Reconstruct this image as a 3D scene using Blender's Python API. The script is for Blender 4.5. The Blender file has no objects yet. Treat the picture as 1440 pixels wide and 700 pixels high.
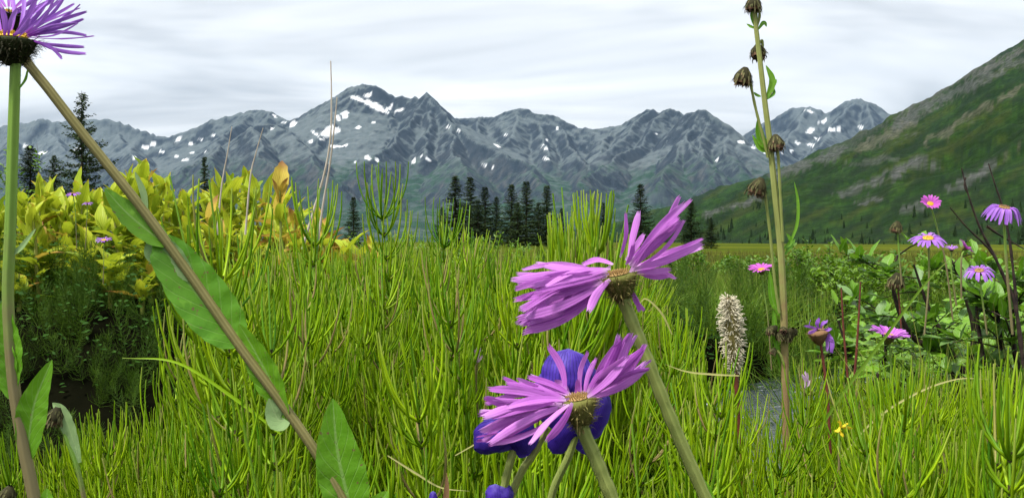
import bpy, math, random
import numpy as np
from mathutils import Vector, Matrix

# ------------------------------------------------------------------ camera, sky, sun, exposure
S = bpy.context.scene
C = S.collection
CZ, F, HY = 0.45, 1413.0, 340.0          # eye height (m), focal length and horizon row of the 1440 x 700 photograph
cam = bpy.data.objects.new('camera', bpy.data.cameras.new('camera')); C.objects.link(cam)
cam.location = (0, 0, CZ); cam.rotation_euler = (math.pi/2, 0, 0)
cam.data.sensor_width = 36; cam.data.lens = 36*F/1440
cam.data.shift_y = (HY-350)/1440
cam.data.clip_start = 0.02; cam.data.clip_end = 60000
S.camera = cam

SUN_EL, SUN_AZ = math.radians(62), math.radians(232)     # azimuth from +Y (the view) clockwise: behind and to the left
world = bpy.data.worlds.new('World'); S.world = world; world.use_nodes = True
wn, wl = world.node_tree.nodes, world.node_tree.links
bg = wn['Background']; bg.inputs['Strength'].default_value = 0.1
sky = wn.new('ShaderNodeTexSky'); sky.sky_type = 'NISHITA'; sky.sun_disc = False
sky.sun_elevation = SUN_EL; sky.sun_rotation = SUN_AZ
wtc = wn.new('ShaderNodeTexCoord'); wsep = wn.new('ShaderNodeSeparateXYZ'); wl.new(wtc.outputs['Generated'], wsep.inputs[0])
def wmath(op, a, b=None, c=None):
    n = wn.new('ShaderNodeMath'); n.operation = op
    for i, q in enumerate((a, b, c)):
        if q is None: continue
        if isinstance(q, (int, float)): n.inputs[i].default_value = q
        else: wl.new(q, n.inputs[i])
    return n.outputs[0]
zpos = wmath('ADD', wmath('MAXIMUM', wsep.outputs[2], 0.0), 0.10)
cx, cy = wmath('DIVIDE', wsep.outputs[0], zpos), wmath('DIVIDE', wsep.outputs[1], zpos)
wcomb = wn.new('ShaderNodeCombineXYZ'); wl.new(cx, wcomb.inputs[0]); wl.new(cy, wcomb.inputs[1]); wcomb.inputs[2].default_value = 3.7
wmap = wn.new('ShaderNodeMapping'); wmap.inputs['Scale'].default_value = (0.50, 0.85, 1); wmap.inputs['Location'].default_value = (1.35, 0.4, 0)
wmap.inputs['Rotation'].default_value = (0, 0, math.radians(4))
wl.new(wcomb.outputs[0], wmap.inputs[0])
cn = wn.new('ShaderNodeTexNoise'); cn.inputs['Scale'].default_value = 1.0; cn.inputs['Detail'].default_value = 4; cn.inputs['Roughness'].default_value = 0.56
cn.inputs['Distortion'].default_value = 0.5
wl.new(wmap.outputs[0], cn.inputs['Vector'])
ramp = wn.new('ShaderNodeValToRGB'); wl.new(cn.outputs['Fac'], ramp.inputs[0])
r = ramp.color_ramp; r.elements[0].position = 0.34; r.elements[0].color = (0.47, 0.495, 0.515, 1)
r.elements[1].position = 0.62; r.elements[1].color = (0.99, 1.0, 1.0, 1)
e = r.elements.new(0.47); e.color = (0.73, 0.75, 0.762, 1)
# an overcast sky is brighter overhead than at the horizon
gain = wmath('ADD', 2.6, wmath('MULTIPLY', wmath('MAXIMUM', wsep.outputs[2], 0.0), 2.6))
cs = wn.new('ShaderNodeVectorMath'); cs.operation = 'SCALE'; wl.new(ramp.outputs[0], cs.inputs[0]); wl.new(gain, cs.inputs['Scale'])
wmix = wn.new('ShaderNodeMix'); wmix.data_type = 'RGBA'; wmix.inputs[0].default_value = 0.96
wl.new(sky.outputs[0], wmix.inputs[6]); wl.new(cs.outputs[0], wmix.inputs[7]); wl.new(wmix.outputs[2], bg.inputs['Color'])

sun = bpy.data.objects.new('sun', bpy.data.lights.new('sun', 'SUN')); C.objects.link(sun)
sun.data.energy = 1.5; sun.data.angle = math.radians(10); sun.data.color = (1.0, 0.965, 0.90)
sd = Vector((math.sin(SUN_AZ)*math.cos(SUN_EL), math.cos(SUN_AZ)*math.cos(SUN_EL), math.sin(SUN_EL)))
sun.rotation_euler = sd.to_track_quat('Z', 'Y').to_euler(); sun.location = (0, -5, 30)
S.view_settings.view_transform = 'Standard'; S.view_settings.look = 'None'
S.view_settings.exposure = 2.0; S.view_settings.gamma = 1.0; S.view_settings.use_curve_mapping = False
cy_ = S.cycles
cy_.max_bounces = 6; cy_.diffuse_bounces = 1; cy_.glossy_bounces = 2; cy_.transmission_bounces = 4; cy_.volume_bounces = 0; cy_.transparent_max_bounces = 8
cy_.volume_step_rate = 4; cy_.volume_max_steps = 64
cy_.use_denoising = True

# ------------------------------------------------------------------ helpers
R = random.Random(7)
NR = np.random.default_rng(11)
def P(px, py, d): return Vector(((px-720)/F*d, d, CZ-(py-HY)/F*d))     # a point seen in that direction at depth d

def vnoise(x, y, seed=0):
    xi, yi = np.floor(x).astype(np.int64), np.floor(y).astype(np.int64)
    xf, yf = x-xi, y-yi
    u, v = xf*xf*xf*(xf*(xf*6-15)+10), yf*yf*yf*(yf*(yf*6-15)+10)
    def g(a, b, fx, fy):
        h = (a*374761393 + b*668265263 + seed*974711) & 0x7fffffff
        h = ((h ^ (h >> 13))*1274126177) & 0x7fffffff
        an = ((h ^ (h >> 16)) & 0xffff)/65536.0*2*np.pi
        return np.cos(an)*fx + np.sin(an)*fy
    a = g(xi, yi, xf, yf); b = g(xi+1, yi, xf-1, yf); c = g(xi, yi+1, xf, yf-1); d = g(xi+1, yi+1, xf-1, yf-1)
    return ((a+(b-a)*u) + ((c+(d-c)*u)-(a+(b-a)*u))*v)*1.5
def fbm(x, y, o=5, seed=0, gain=.5):
    s = np.zeros_like(x); a = 1.0
    for i in range(o): s += a*vnoise(x*2**i, y*2**i, seed+i*7); a *= gain
    return s
def ridged(x, y, o=5, seed=0, gain=.5):
    s = np.zeros_like(x); a = 1.0
    for i in range(o): s += a*(1-2*np.abs(vnoise(x*2**i, y*2**i, seed+i*7))); a *= gain
    return s
def sstep(a, b, x):
    t = np.clip((x-a)/(b-a), 0, 1); return t*t*(3-2*t)

class MB:
    """collects quads; 'lv' per vertex = (across 0..1, along 0..1, random)"""
    def __init__(s): s.v, s.f, s.a = [], [], []
    def grid(s, rows, attrs):
        b = len(s.v); m = len(rows[0])
        for rr, aa in zip(rows, attrs): s.v += rr; s.a += aa
        for i in range(len(rows)-1):
            for j in range(m-1):
                k = b+i*m+j; s.f.append((k, k+1, k+m+1, k+m))
    def tube(s, pts, rad, n=5, r=None, v0=0., v1=1.):
        pts = [Vector(p) for p in pts]; N = len(pts)
        if r is None: r = R.random()
        if isinstance(rad, (int, float)): rad = [rad]*N
        b = len(s.v); t = (pts[1]-pts[0]).normalized()
        x = t.orthogonal().normalized()
        for i, p in enumerate(pts):
            t2 = (pts[min(i+1, N-1)]-pts[max(i-1, 0)])
            t = t2.normalized() if t2.length > 1e-9 else t
            x = (x-t*x.dot(t)); x = x.normalized() if x.length > 1e-6 else t.orthogonal().normalized()
            y = t.cross(x)
            for k in range(n):
                an = 2*math.pi*k/n
                s.v.append(p+(x*math.cos(an)+y*math.sin(an))*rad[i]); s.a.append((k/n, v0+(v1-v0)*i/(N-1), r))
        for i in range(N-1):
            for k in range(n):
                k2 = (k+1) % n
                s.f.append((b+i*n+k, b+i*n+k2, b+(i+1)*n+k2, b+(i+1)*n+k))
    def blade(s, pts, wid, nrm, nu=4, fold=.25, r=None, pleat=0., npl=4, wave=0., curl=0.):
        """flat leaf or petal along a curve; wid = half widths"""
        pts = [Vector(p) for p in pts]; N = len(pts); nrm = Vector(nrm)
        if r is None: r = R.random()
        rows, att = [], []; ph = R.random()*6
        for i, p in enumerate(pts):
            t = (pts[min(i+1, N-1)]-pts[max(i-1, 0)]).normalized()
            sd_ = t.cross(nrm)
            sd_ = sd_.normalized() if sd_.length > 1e-6 else t.orthogonal().normalized()
            n2 = sd_.cross(t)
            row, ar = [], []
            for j in range(nu+1):
                u = -1+2*j/nu; w = wid[i]
                off = fold*abs(u)*w + pleat*w*math.cos(u*npl*math.pi) + wave*w*abs(u)*math.sin(ph+i*1.7+u*2) + curl*w*u*u
                row.append(p+sd_*(u*w)+n2*off); ar.append((j/nu, i/(N-1), r))
            rows.append(row); att.append(ar)
        s.grid(rows, att)
    def dome(s, c, axis, r, h, n=12, m=5, rr=None, a0=0., bulge=1.):
        """half ellipsoid, its base centre at c, opening against axis"""
        c, ax = Vector(c), Vector(axis).normalized(); x = ax.orthogonal().normalized(); y = ax.cross(x)
        rows, att = [], []
        if rr is None: rr = R.random()
        for i in range(m+1):
            th = a0+(math.pi/2-a0)*i/m
            k = max(math.cos(th), .02)*r; z = math.sin(th)*h
            rows.append([c+ax*z+(x*math.cos(2*math.pi*j/n)+y*math.sin(2*math.pi*j/n))*k for j in range(n+1)])
            att.append([(j/n, i/m, rr) for j in range(n+1)])
        s.grid(rows, att)
    def arrays(s): return np.array([tuple(v) for v in s.v], dtype=np.float64), np.array(s.f, dtype=np.int64), np.array(s.a, dtype=np.float64)
    def mesh(s, name, origin=(0, 0, 0)):
        V, Fq, A = s.arrays(); return np_mesh(name, V-np.array(origin), Fq, A)
    def build(s, name, mat, parent=None, origin=None, smooth=True):
        if origin is None: origin = base_of(parent) if parent else (0, 0, 0)
        return obj(name, s.mesh(name, origin), mat, parent, smooth)

def np_mesh(name, V, Fq, A=None, col=None, smooth=True):
    me = bpy.data.meshes.new(name); n, k = Fq.shape
    me.vertices.add(len(V)); me.vertices.foreach_set('co', np.ascontiguousarray(V, dtype=np.float32).ravel())
    me.loops.add(n*k); me.loops.foreach_set('vertex_index', np.ascontiguousarray(Fq, dtype=np.int32).ravel())
    me.polygons.add(n); me.polygons.foreach_set('loop_start', np.arange(0, n*k, k, dtype=np.int32))
    me.polygons.foreach_set('use_smooth', np.full(n, smooth))
    me.update(calc_edges=True)
    if A is not None:
        at = me.attributes.new('lv', 'FLOAT_VECTOR', 'POINT'); at.data.foreach_set('vector', np.ascontiguousarray(A, dtype=np.float32).ravel())
    if col is not None:
        at = me.attributes.new('col', 'FLOAT_COLOR', 'POINT')
        at.data.foreach_set('color', np.ascontiguousarray(np.concatenate([col, np.ones((len(col), 1))], 1), dtype=np.float32).ravel())
    return me
def base_of(o):
    p = Vector((0, 0, 0))
    while o: p += o.location; o = o.parent
    return p
def obj(name, me, mat, parent=None, smooth=True):
    if mat and not me.materials: me.materials.append(mat)
    o = bpy.data.objects.new(name, me); C.objects.link(o)
    if parent: o.parent = parent
    return o
def tag(o, label, cat=None, group=None, kind=None):
    if label: o['label'] = label
    if cat: o['category'] = cat
    if group: o['group'] = group
    if kind: o['kind'] = kind
    return o
def thing(name, label, cat, loc, group=None):
    o = bpy.data.objects.new(name, None); C.objects.link(o); o.location = loc; o.empty_display_size = .05
    return tag(o, label, cat, group)
def cr(pts, n=6):
    """smooth curve through points (Catmull-Rom)"""
    p = [Vector(q) for q in pts]; p = [p[0]*2-p[1]]+p+[p[-1]*2-p[-2]]; out = []
    for i in range(1, len(p)-2):
        for k in range(n):
            t = k/n
            out.append(.5*((2*p[i])+(p[i+1]-p[i-1])*t+(2*p[i-1]-5*p[i]+4*p[i+1]-p[i+2])*t*t+(3*p[i]-p[i-1]-3*p[i+1]+p[i+2])*t**3))
    out.append(p[-2]); return out
def lerpl(a, b, n): return [a+(b-a)*i/(n-1) for i in range(n)]
def px_pts(l, d): return [P(q[0], q[1], q[2] if len(q) > 2 else d) for q in l]
def replicate(arr, mats, scl=None):
    """arr = (V,F,A); mats = list of 4x4 -> one big array set"""
    V, Fq, A = arr; M = np.array([[list(r_) for r_ in m] for m in mats]); n = len(M)
    W = np.einsum('nij,vj->nvi', M[:, :3, :3], V)+M[:, None, :3, 3]
    FF = (Fq[None]+(np.arange(n)*len(V))[:, None, None]).reshape(-1, Fq.shape[1])
    AA = np.tile(A, (n, 1, 1)); AA[:, :, 2] = (AA[:, :, 2]+NR.random((n, 1))) % 1.0
    return W.reshape(-1, 3), FF, AA.reshape(-1, 3)
def join(parts):
    Vs, Fs, As, b = [], [], [], 0
    for V, Fq, A in parts: Vs.append(V); Fs.append(Fq+b); As.append(A); b += len(V)
    return np.concatenate(Vs), np.concatenate(Fs), np.concatenate(As)
def blades_np(pos, h, w, lean, az, seg=3, bend=1.0):
    """grass blades: pos Nx3"""
    n = len(pos); t = np.linspace(0, 1, seg+1)
    dirx, diry = np.cos(az), np.sin(az); fx, fy = -diry, dirx
    off = lean[:, None]*h[:, None]*t[None]**(1+bend)
    cx_ = pos[:, 0:1]+dirx[:, None]*off; cy2 = pos[:, 1:2]+diry[:, None]*off
    cz = pos[:, 2:3]+h[:, None]*t[None]*(1-.25*lean[:, None]*t[None])
    hw = w[:, None]*(1-t[None])**.6*.5+1e-5
    fa = az+NR.uniform(-1.5, 1.5, n); fx, fy = -np.sin(fa), np.cos(fa)
    L = np.stack([cx_-fx[:, None]*hw, cy2-fy[:, None]*hw, cz], -1); Rr = np.stack([cx_+fx[:, None]*hw, cy2+fy[:, None]*hw, cz], -1)
    V = np.stack([L, Rr], 2).reshape(n, -1, 3)
    f = np.array([[2*i, 2*i+1, 2*i+3, 2*i+2] for i in range(seg)])
    FF = (f[None]+(np.arange(n)*2*(seg+1))[:, None, None]).reshape(-1, 4)
    A = np.zeros((n, 2*(seg+1), 3)); A[:, 0::2, 0] = 0; A[:, 1::2, 0] = 1; A[:, :, 1] = np.repeat(t, 2)[None]; A[:, :, 2] = NR.random((n, 1))
    return V.reshape(-1, 3), FF, A.reshape(-1, 3)
def leaves_np(pos, dirv, nrm, ln, wd):
    """small folded leaves, 4 quads... pos Nx3, dirv/nrm Nx3"""
    n = len(pos); d = dirv/np.linalg.norm(dirv, axis=1, keepdims=True)
    s = np.cross(d, nrm); s /= np.linalg.norm(s, axis=1, keepdims=True)+1e-9; m = np.cross(s, d)
    T = [(0, 0, 0), (.3, -.42, .10), (.3, 0, 0), (.3, .42, .10), (.68, -.45, .08), (.68, 0, -.03), (.68, .45, .08), (1, 0, -.12)]
    V = np.stack([pos+d*(a*ln)[:, None]+s*(b*wd)[:, None]+m*(c*wd)[:, None] for a, b, c in T], 1)
    f = np.array([[0, 2, 1, 1], [0, 3, 2, 2], [1, 2, 5, 4], [2, 3, 6, 5], [4, 5, 7, 7], [5, 6, 7, 7]])
    # keep quads proper: use two end quads instead of triangles
    f = np.array([[0, 3, 2, 1], [1, 2, 5, 4], [2, 3, 6, 5], [4, 5, 6, 7]])
    FF = (f[None]+(np.arange(n)*8)[:, None, None]).reshape(-1, 4)
    A = np.zeros((n, 8, 3)); A[:, :, 0] = np.array([b+.5 for a, b, c in T])[None]; A[:, :, 1] = np.array([a for a, b, c in T])[None]; A[:, :, 2] = NR.random((n, 1))
    return V.reshape(-1, 3), FF, A.reshape(-1, 3)

# ------------------------------------------------------------------ materials
class NT:
    def __init__(s, name):
        s.m = bpy.data.materials.new(name); s.m.use_nodes = True; s.t = s.m.node_tree; s.n, s.l = s.t.nodes, s.t.links
        s.p = s.n['Principled BSDF']; s.out = s.n['Material Output']
    def node(s, t, **kw):
        x = s.n.new(t)
        for k, v in kw.items(): setattr(x, k, v)
        return x
    def set(s, sock, v):
        if hasattr(v, 'is_linked') or isinstance(v, bpy.types.NodeSocket): s.l.new(v, sock)
        else: sock.default_value = v
    def math(s, op, a, b=0., c=0., clamp=False):
        x = s.node('ShaderNodeMath', operation=op, use_clamp=clamp)
        for i, q in enumerate((a, b, c)): s.set(x.inputs[i], q)
        return x.outputs[0]
    def mix(s, f, a, b, bt='MIX'):
        x = s.node('ShaderNodeMix', data_type='RGBA', blend_type=bt)
        s.set(x.inputs[0], f); s.set(x.inputs[6], a if not isinstance(a, tuple) else (*a, 1)[:4]); s.set(x.inputs[7], b if not isinstance(b, tuple) else (*b, 1)[:4])
        return x.outputs[2]
    def noise(s, scale, detail=3, vec=None, rough=.5, dist=0.):
        x = s.node('ShaderNodeTexNoise'); x.inputs['Scale'].default_value = scale; x.inputs['Detail'].default_value = detail
        x.inputs['Roughness'].default_value = rough; x.inputs['Distortion'].default_value = dist
        if vec is None: vec = s.node('ShaderNodeTexCoord').outputs['Object']
        s.l.new(vec, x.inputs['Vector']); return x.outputs['Fac']
    def range(s, v, a, b, c=0., d=1.):
        x = s.node('ShaderNodeMapRange'); x.interpolation_type = 'SMOOTHSTEP'
        s.l.new(v, x.inputs[0])
        for i, q in enumerate((a, b, c, d)): x.inputs[i+1].default_value = q
        return x.outputs[0]
    def attr(s, name): return s.node('ShaderNodeAttribute', attribute_name=name)
    def bump(s, h, strength, dist=.001):
        b = s.node('ShaderNodeBump'); b.inputs['Strength'].default_value = strength; b.inputs['Distance'].default_value = dist
        s.l.new(h, b.inputs['Height']); s.l.new(b.outputs[0], s.p.inputs['Normal'])
    def fin(s, col, rough=.55, spec=.3, trans=0., tcol=None):
        s.set(s.p.inputs['Base Color'], col if not isinstance(col, tuple) else (*col, 1)); s.p.inputs['Roughness'].default_value = rough
        s.p.inputs['Specular IOR Level'].default_value = spec
        if trans:
            tb = s.node('ShaderNodeBsdfTranslucent'); s.set(tb.inputs[0], tcol if tcol is not None else (col if not isinstance(col, tuple) else (*col, 1)))
            mx = s.node('ShaderNodeMixShader'); mx.inputs[0].default_value = trans
            s.l.new(s.p.outputs[0], mx.inputs[1]); s.l.new(tb.outputs[0], mx.inputs[2]); s.l.new(mx.outputs[0], s.out.inputs[0])
        return s.m

def plant(name, a, b, trans=.3, rough=.5, spec=.3, tip=None, tip0=.75, tip1=1., foot=None, foot1=.3, vein=None, veins=0, nscale=60, namt=.5, stripes=0, stripe_amt=.3, bumpy=0., sbump=.35, dry=None, spots=None, dvein=None):
    """a / b: the two colours a thing of this kind ranges between; tip, foot: colours at the ends; vein: midrib"""
    t = NT(name); at = t.attr('lv'); sp = t.node('ShaderNodeSeparateXYZ'); t.l.new(at.outputs['Vector'], sp.inputs[0])
    u, v, rnd = sp.outputs
    oi = t.node('ShaderNodeObjectInfo').outputs['Random']
    f = t.math('ADD', t.math('MULTIPLY', rnd, .45), t.math('MULTIPLY', oi, .35))
    nz = t.noise(nscale, 3)
    f = t.math('ADD', f, t.math('MULTIPLY', t.math('SUBTRACT', nz, .4), namt), clamp=True)
    col = t.mix(f, a, b)
    if dry: col = t.mix(t.range(rnd, .925, .945), col, dry)
    if spots:
        col = t.mix(t.range(t.noise(nscale*7, 2), .66, .72), col, spots); col = t.mix(t.range(t.noise(nscale*1.3, 3), .60, .75, 0, .55), col, tuple(min(1, c*1.6+.03) for c in b))
    if dvein:
        wv = t.math('ADD', t.math('MULTIPLY', u, 15.), t.math('MULTIPLY', t.noise(nscale*.35, 2), 2.0)); wv = t.range(t.math('ABSOLUTE', t.math('SUBTRACT', t.math('FRACT', wv), .5)), .0, .22, 1., 0.)
        col = t.mix(t.math('MULTIPLY', wv, .6), col, dvein); t.bump(t.math('ADD', wv, t.noise(nscale*3, 3)), .25, .0006)
    if stripes:
        sn = t.math('SINE', t.math('MULTIPLY', u, stripes*6.2832)); sn = t.math('MULTIPLY_ADD', sn, .5, .5)
        col = t.mix(t.math('MULTIPLY', sn, stripe_amt), col, tuple(min(1, c*2.0+.04) for c in b))
    if foot: col = t.mix(t.range(v, 0., foot1, 1., 0.), col, foot)
    if tip:
        vv = t.math('ADD', v, t.math('MULTIPLY', t.math('SUBTRACT', t.noise(nscale*.8, 2), .5), .35))
        vv = t.math('ADD', vv, t.math('MULTIPLY', t.math('SUBTRACT', rnd, .5), .35))
        col = t.mix(t.range(vv, tip0, tip1), col, tip)
    if vein:
        m = t.range(t.math('ABSOLUTE', t.math('SUBTRACT', u, .5)), .015, .05, 1., 0.)
        col = t.mix(t.math('MULTIPLY', m, .75), col, vein)
        if veins:
            k = t.math('ADD', t.math('MULTIPLY', v, veins), t.math('MULTIPLY', t.math('ABSOLUTE', t.math('SUBTRACT', u, .5)), -veins*.55))
            w = t.range(t.math('ABSOLUTE', t.math('SUBTRACT', t.math('FRACT', k), .5)), .0, .10, 1., 0.)
            col = t.mix(t.math('MULTIPLY', w, .30), col, vein)
            t.bump(t.math('ADD', t.math('MULTIPLY', w, -.6), t.noise(nscale*5, 2)), .35, .0006)
    if stripes and sbump: t.bump(t.math('SINE', t.math('MULTIPLY', u, stripes*6.2832)), sbump, .0003)
    elif bumpy: t.bump(t.noise(nscale*6, 2), bumpy, .0008)
    return t.fin(col, rough, spec, trans)
def flat(name, a, b, scale=50, rough=.7, spec=.2, bumpy=0., bd=.002, vec=None, detail=4, stretch=None):
    t = NT(name)
    if stretch:
        mp = t.node('ShaderNodeMapping'); mp.inputs['Scale'].default_value = stretch; t.l.new(t.node('ShaderNodeTexCoord').outputs['Object'], mp.inputs[0]); vec = mp.outputs[0]
    nz = t.noise(scale, detail, vec, .6)
    if bumpy: t.bump(nz, bumpy, bd)
    return t.fin(t.mix(t.range(nz, .3, .7), a, b), rough, spec)

# ------------------------------------------------------------------ the lie of the land
def qof(x, y): return 720+F*np.asarray(x)/np.maximum(np.asarray(y), .05)
def edge_y(q): return np.interp(q, [-400, 150, 300, 420, 880, 960, 1080, 1200, 1900], [1.05, 1.05, 1.5, 2.3, 2.3, 1.35, 1.35, 2.6, 2.9])
def bank_y(q): return np.interp(q, [-400, 200, 500, 800, 960, 1100, 1300, 1900], [3.2, 3.2, 3.4, 3.8, 4.1, 5.2, 5.6, 5.6])
def gz(x, y):
    x, y = np.asarray(x, float), np.asarray(y, float); q = qof(x, y)
    e, f = edge_y(q), bank_y(q); far = np.interp(q, [-400, 100, 450, 700, 1000, 1900], [.22, .22, .18, .10, .0, .0])
    ch = np.interp(q, [-400, 650, 900, 1900], [.21, .21, .34, .34])
    z = -ch*sstep(e, e+.35, y)*(1-sstep(f-.35, f+.5, y)) + far*sstep(f-.1, f+.8, y)*(1-sstep(9, 18, y))
    z = z + .012*fbm(x*3, y*3, 3, 5)*(y < 60)
    return np.where(y < .1, 0., z)
def gzf(x, y): return float(gz(np.array([x]), np.array([y]))[0])

ra = np.concatenate([np.linspace(-math.pi, -.75, 40, endpoint=False), np.linspace(-.75, .75, 200, endpoint=False), np.linspace(.75, math.pi, 40)])
rr = np.concatenate([[.02], np.geomspace(.15, 12, 150), np.geomspace(12.4, 11500, 70)])
AA, RR = np.meshgrid(ra, rr); gx, gy = RR*np.sin(AA), RR*np.cos(AA)
gzv = gz(gx, gy); nr, nc = gx.shape
idx = np.arange(nr*nc).reshape(nr, nc)
quads = lambda i: np.stack([i[:-1, :-1], i[:-1, 1:], i[1:, 1:], i[1:, :-1]], -1).reshape(-1, 4)
t = NT('ground')
geo = t.node('ShaderNodeNewGeometry'); sp = t.node('ShaderNodeSeparateXYZ'); t.l.new(geo.outputs['Position'], sp.inputs[0])
n1 = t.noise(9, 5, geo.outputs['Position']); n2 = t.noise(.06, 5, geo.outputs['Position'], .6); n3 = t.noise(2.2, 4, geo.outputs['Position'])
soil = t.mix(n1, (.0015, .002, .001), (.006, .006, .003))
mp = t.node('ShaderNodeMapping'); mp.inputs['Scale'].default_value = (.012, .06, 1); t.l.new(geo.outputs['Position'], mp.inputs[0])
n4 = t.noise(1, 5, mp.outputs[0], .65)
mead = t.mix(t.range(n2, .35, .65), (.070, .100, .008), (.115, .12, .016))
mead = t.mix(t.range(n4, .42, .62), mead, (.038, .056, .010))
mead = t.mix(t.math('MULTIPLY', n3, .5), mead, (.035, .05, .008))
t.bump(t.math('ADD', n1, n3), .6, .02)
ground = obj('ground', np_mesh('ground', np.stack([gx, gy, gzv], -1).reshape(-1, 3), quads(idx)), t.fin(t.mix(t.range(sp.outputs[1], 6.5, 11), soil, mead), 1., .0))
tag(ground, 'dark damp soil by the stream running out into flat olive meadow', kind='structure')

# stream: a sheet of moving water between the banks
xs = np.linspace(-2.6, 6.5, 170); ys = np.linspace(1.2, 7.6, 130); X, Y = np.meshgrid(xs, ys)
Z = -.235+.010*fbm(X*4, Y*4, 3, 3)+.006*ridged(X*9, Y*14, 2, 8)
t = NT('stream_water'); gp = t.node('ShaderNodeNewGeometry').outputs['Position']
mp = t.node('ShaderNodeMapping'); mp.inputs['Scale'].default_value = (1, 1.7, 1); t.l.new(gp, mp.inputs[0])
w = t.noise(16, 5, mp.outputs[0], .6, .6); t.bump(w, .7, .02)
glint_paint = t.range(t.noise(7, 6, mp.outputs[0], .7, 1.2), .60, .70)  # white glints on the water, painted into its base colour
stream = obj('stream', np_mesh('stream', np.stack([X, Y, Z], -1).reshape(-1, 3), quads(np.arange(X.size).reshape(X.shape))), t.fin(t.mix(glint_paint, (.03, .04, .045), (.75, .78, .8)), .12, .5))
tag(stream, 'shallow grey stream with painted white glints running behind the horsetails', kind='structure')

# ------------------------------------------------------------------ far mountains: ridges and spurs, eroded
SKY = {
 'left': ([(-260,172),(-150,150),(-80,165),(0,178),(30,172),(45,168),(60,166),(75,171),(100,169),(125,167),(150,168),(175,175),(200,183),(235,193),(260,185),(290,173),(320,162),(350,155),(362,155),(375,158),(390,165),(408,173)], 9400, 8000),
 'main': ([(395,178),(405,173),(430,156),(437,152),(455,141),(470,131),(480,124),(490,121),(500,119),(508,121),(515,122),(525,122),(540,131),(555,138),(565,136),(580,140),(587,136),(592,142),(604,131),(615,142),(625,150),(640,166)], 7500, 7100),
 'mid': ([(635,167),(650,166),(680,165),(700,164),(713,160),(722,155),(728,152),(740,154),(748,160),(770,162),(785,164),(800,172),(820,179),(845,182),(870,176),(890,166),(905,157),(914,154),(921,160),(930,155),(938,152),(950,157),(962,167)], 8000, 7300),
 'right': ([(945,185),(962,166),(970,161),(978,159),(985,155),(993,156),(1003,166),(1015,181),(1028,196),(1060,214),(1085,232),(1130,255)], 6800, 6300),
 'farright': ([(980,235),(1028,200),(1045,191),(1060,181),(1080,171),(1100,161),(1120,153),(1140,150),(1150,155),(1157,161),(1175,149),(1195,138),(1206,138),(1225,147),(1245,160),(1300,175),(1400,150),(1500,170),(1760,140)], 9600, 9400),
 'frontleft': ([(285,226),(310,205),(335,190),(362,178),(385,173),(402,176),(420,190),(450,200)], 6400, 7000),
}
ridges = []
for k, (pl, d0, d1) in SKY.items(): ridges.append([P(x, y, d0+(d1-d0)*i/(len(pl)-1)) for i, (x, y) in enumerate(pl)])
for sp_ in [
 [(60,166,9300),(85,200,8300),(110,235,7000)], [(150,168,9100),(175,200,8200),(200,230,7000)], [(350,155,8300),(310,200,7300),(262,240,6000)], [(-80,165,9300),(-20,215,7600)], [(0,178,9300),(30,225,7600)],
 [(362,178,6500),(372,215,6000),(385,255,5100)], [(310,205,6400),(300,250,5400)], [(402,176,6700),(440,225,5900),(460,255,5200)],
 [(500,119,7350),(478,160,7050),(445,200,6600),(410,235,6000),(395,265,5200)], [(470,131,7400),(430,185,7000)],
 [(525,122,7350),(548,163,7000),(540,185,6800)],
 [(604,131,7150),(578,165,6750),(552,200,6350),(535,225,6000),(525,260,5300)], [(604,131,7150),(606,185,6600),(600,215,6200)],
 [(604,131,7150),(638,170,6750),(668,192,6500),(700,212,6250),(740,236,5800),(775,262,5200)], [(640,170,6750),(640,215,6100),(655,250,5300)], [(552,200,6350),(500,240,5600)],
 [(728,152,7850),(716,190,7300),(695,222,6700)], [(785,164,7850),(800,205,7200),(828,240,6300)], [(748,160,7850),(760,200,7200),(775,225,6800)], [(680,165,7900),(672,195,7300)],
 [(938,152,7350),(905,195,6900),(868,222,6400),(820,252,5700)], [(914,154,7400),(880,190,7000),(850,212,6700)], [(870,176,7700),(840,215,6900)],
 [(985,155,6650),(968,190,6300),(945,225,5900),(915,260,5200)], [(993,156,6650),(990,205,6150),(1000,240,5600),(985,275,4900)], [(1015,181,6550),(1040,235,5700)], [(968,190,6300),(985,230,5700)],
 [(1140,150,9500),(1112,190,8500),(1082,225,7600)], [(1200,138,9500),(1165,185,8400),(1135,225,7500)], [(1206,138,9500),(1245,190,8400)], [(1080,171,9500),(1062,200,8700)], [(1400,150,9400),(1380,220,7500)],
 ]: ridges.append([P(*q) for q in sp_])
mpx = np.arange(-260, 1761, 2.45); md = np.concatenate([np.geomspace(3000, 5200, 80, endpoint=False), np.linspace(5200, 8300, 250, endpoint=False), np.geomspace(8300, 10600, 65)])
PX, D = np.meshgrid(mpx, md); mx, my = (PX-720)/F*D, D
wx = mx+60*fbm(mx/700, my/700, 4, 21)+15*fbm(mx/150, my/150, 3, 22); wy = my+60*fbm(mx/700, my/700, 4, 31)+15*fbm(mx/150, my/150, 3, 32)
base = (D-3000)*.064-6+45*fbm(mx/900, my/900, 5, 41)*sstep(3000, 3700, D)+22*ridged(mx/330, my/330, 4, 44)*sstep(3000, 4200, D)
mz = base.copy(); below = np.full_like(mz, 400.); sco = mx/1.5; dis = my*.3
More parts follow.
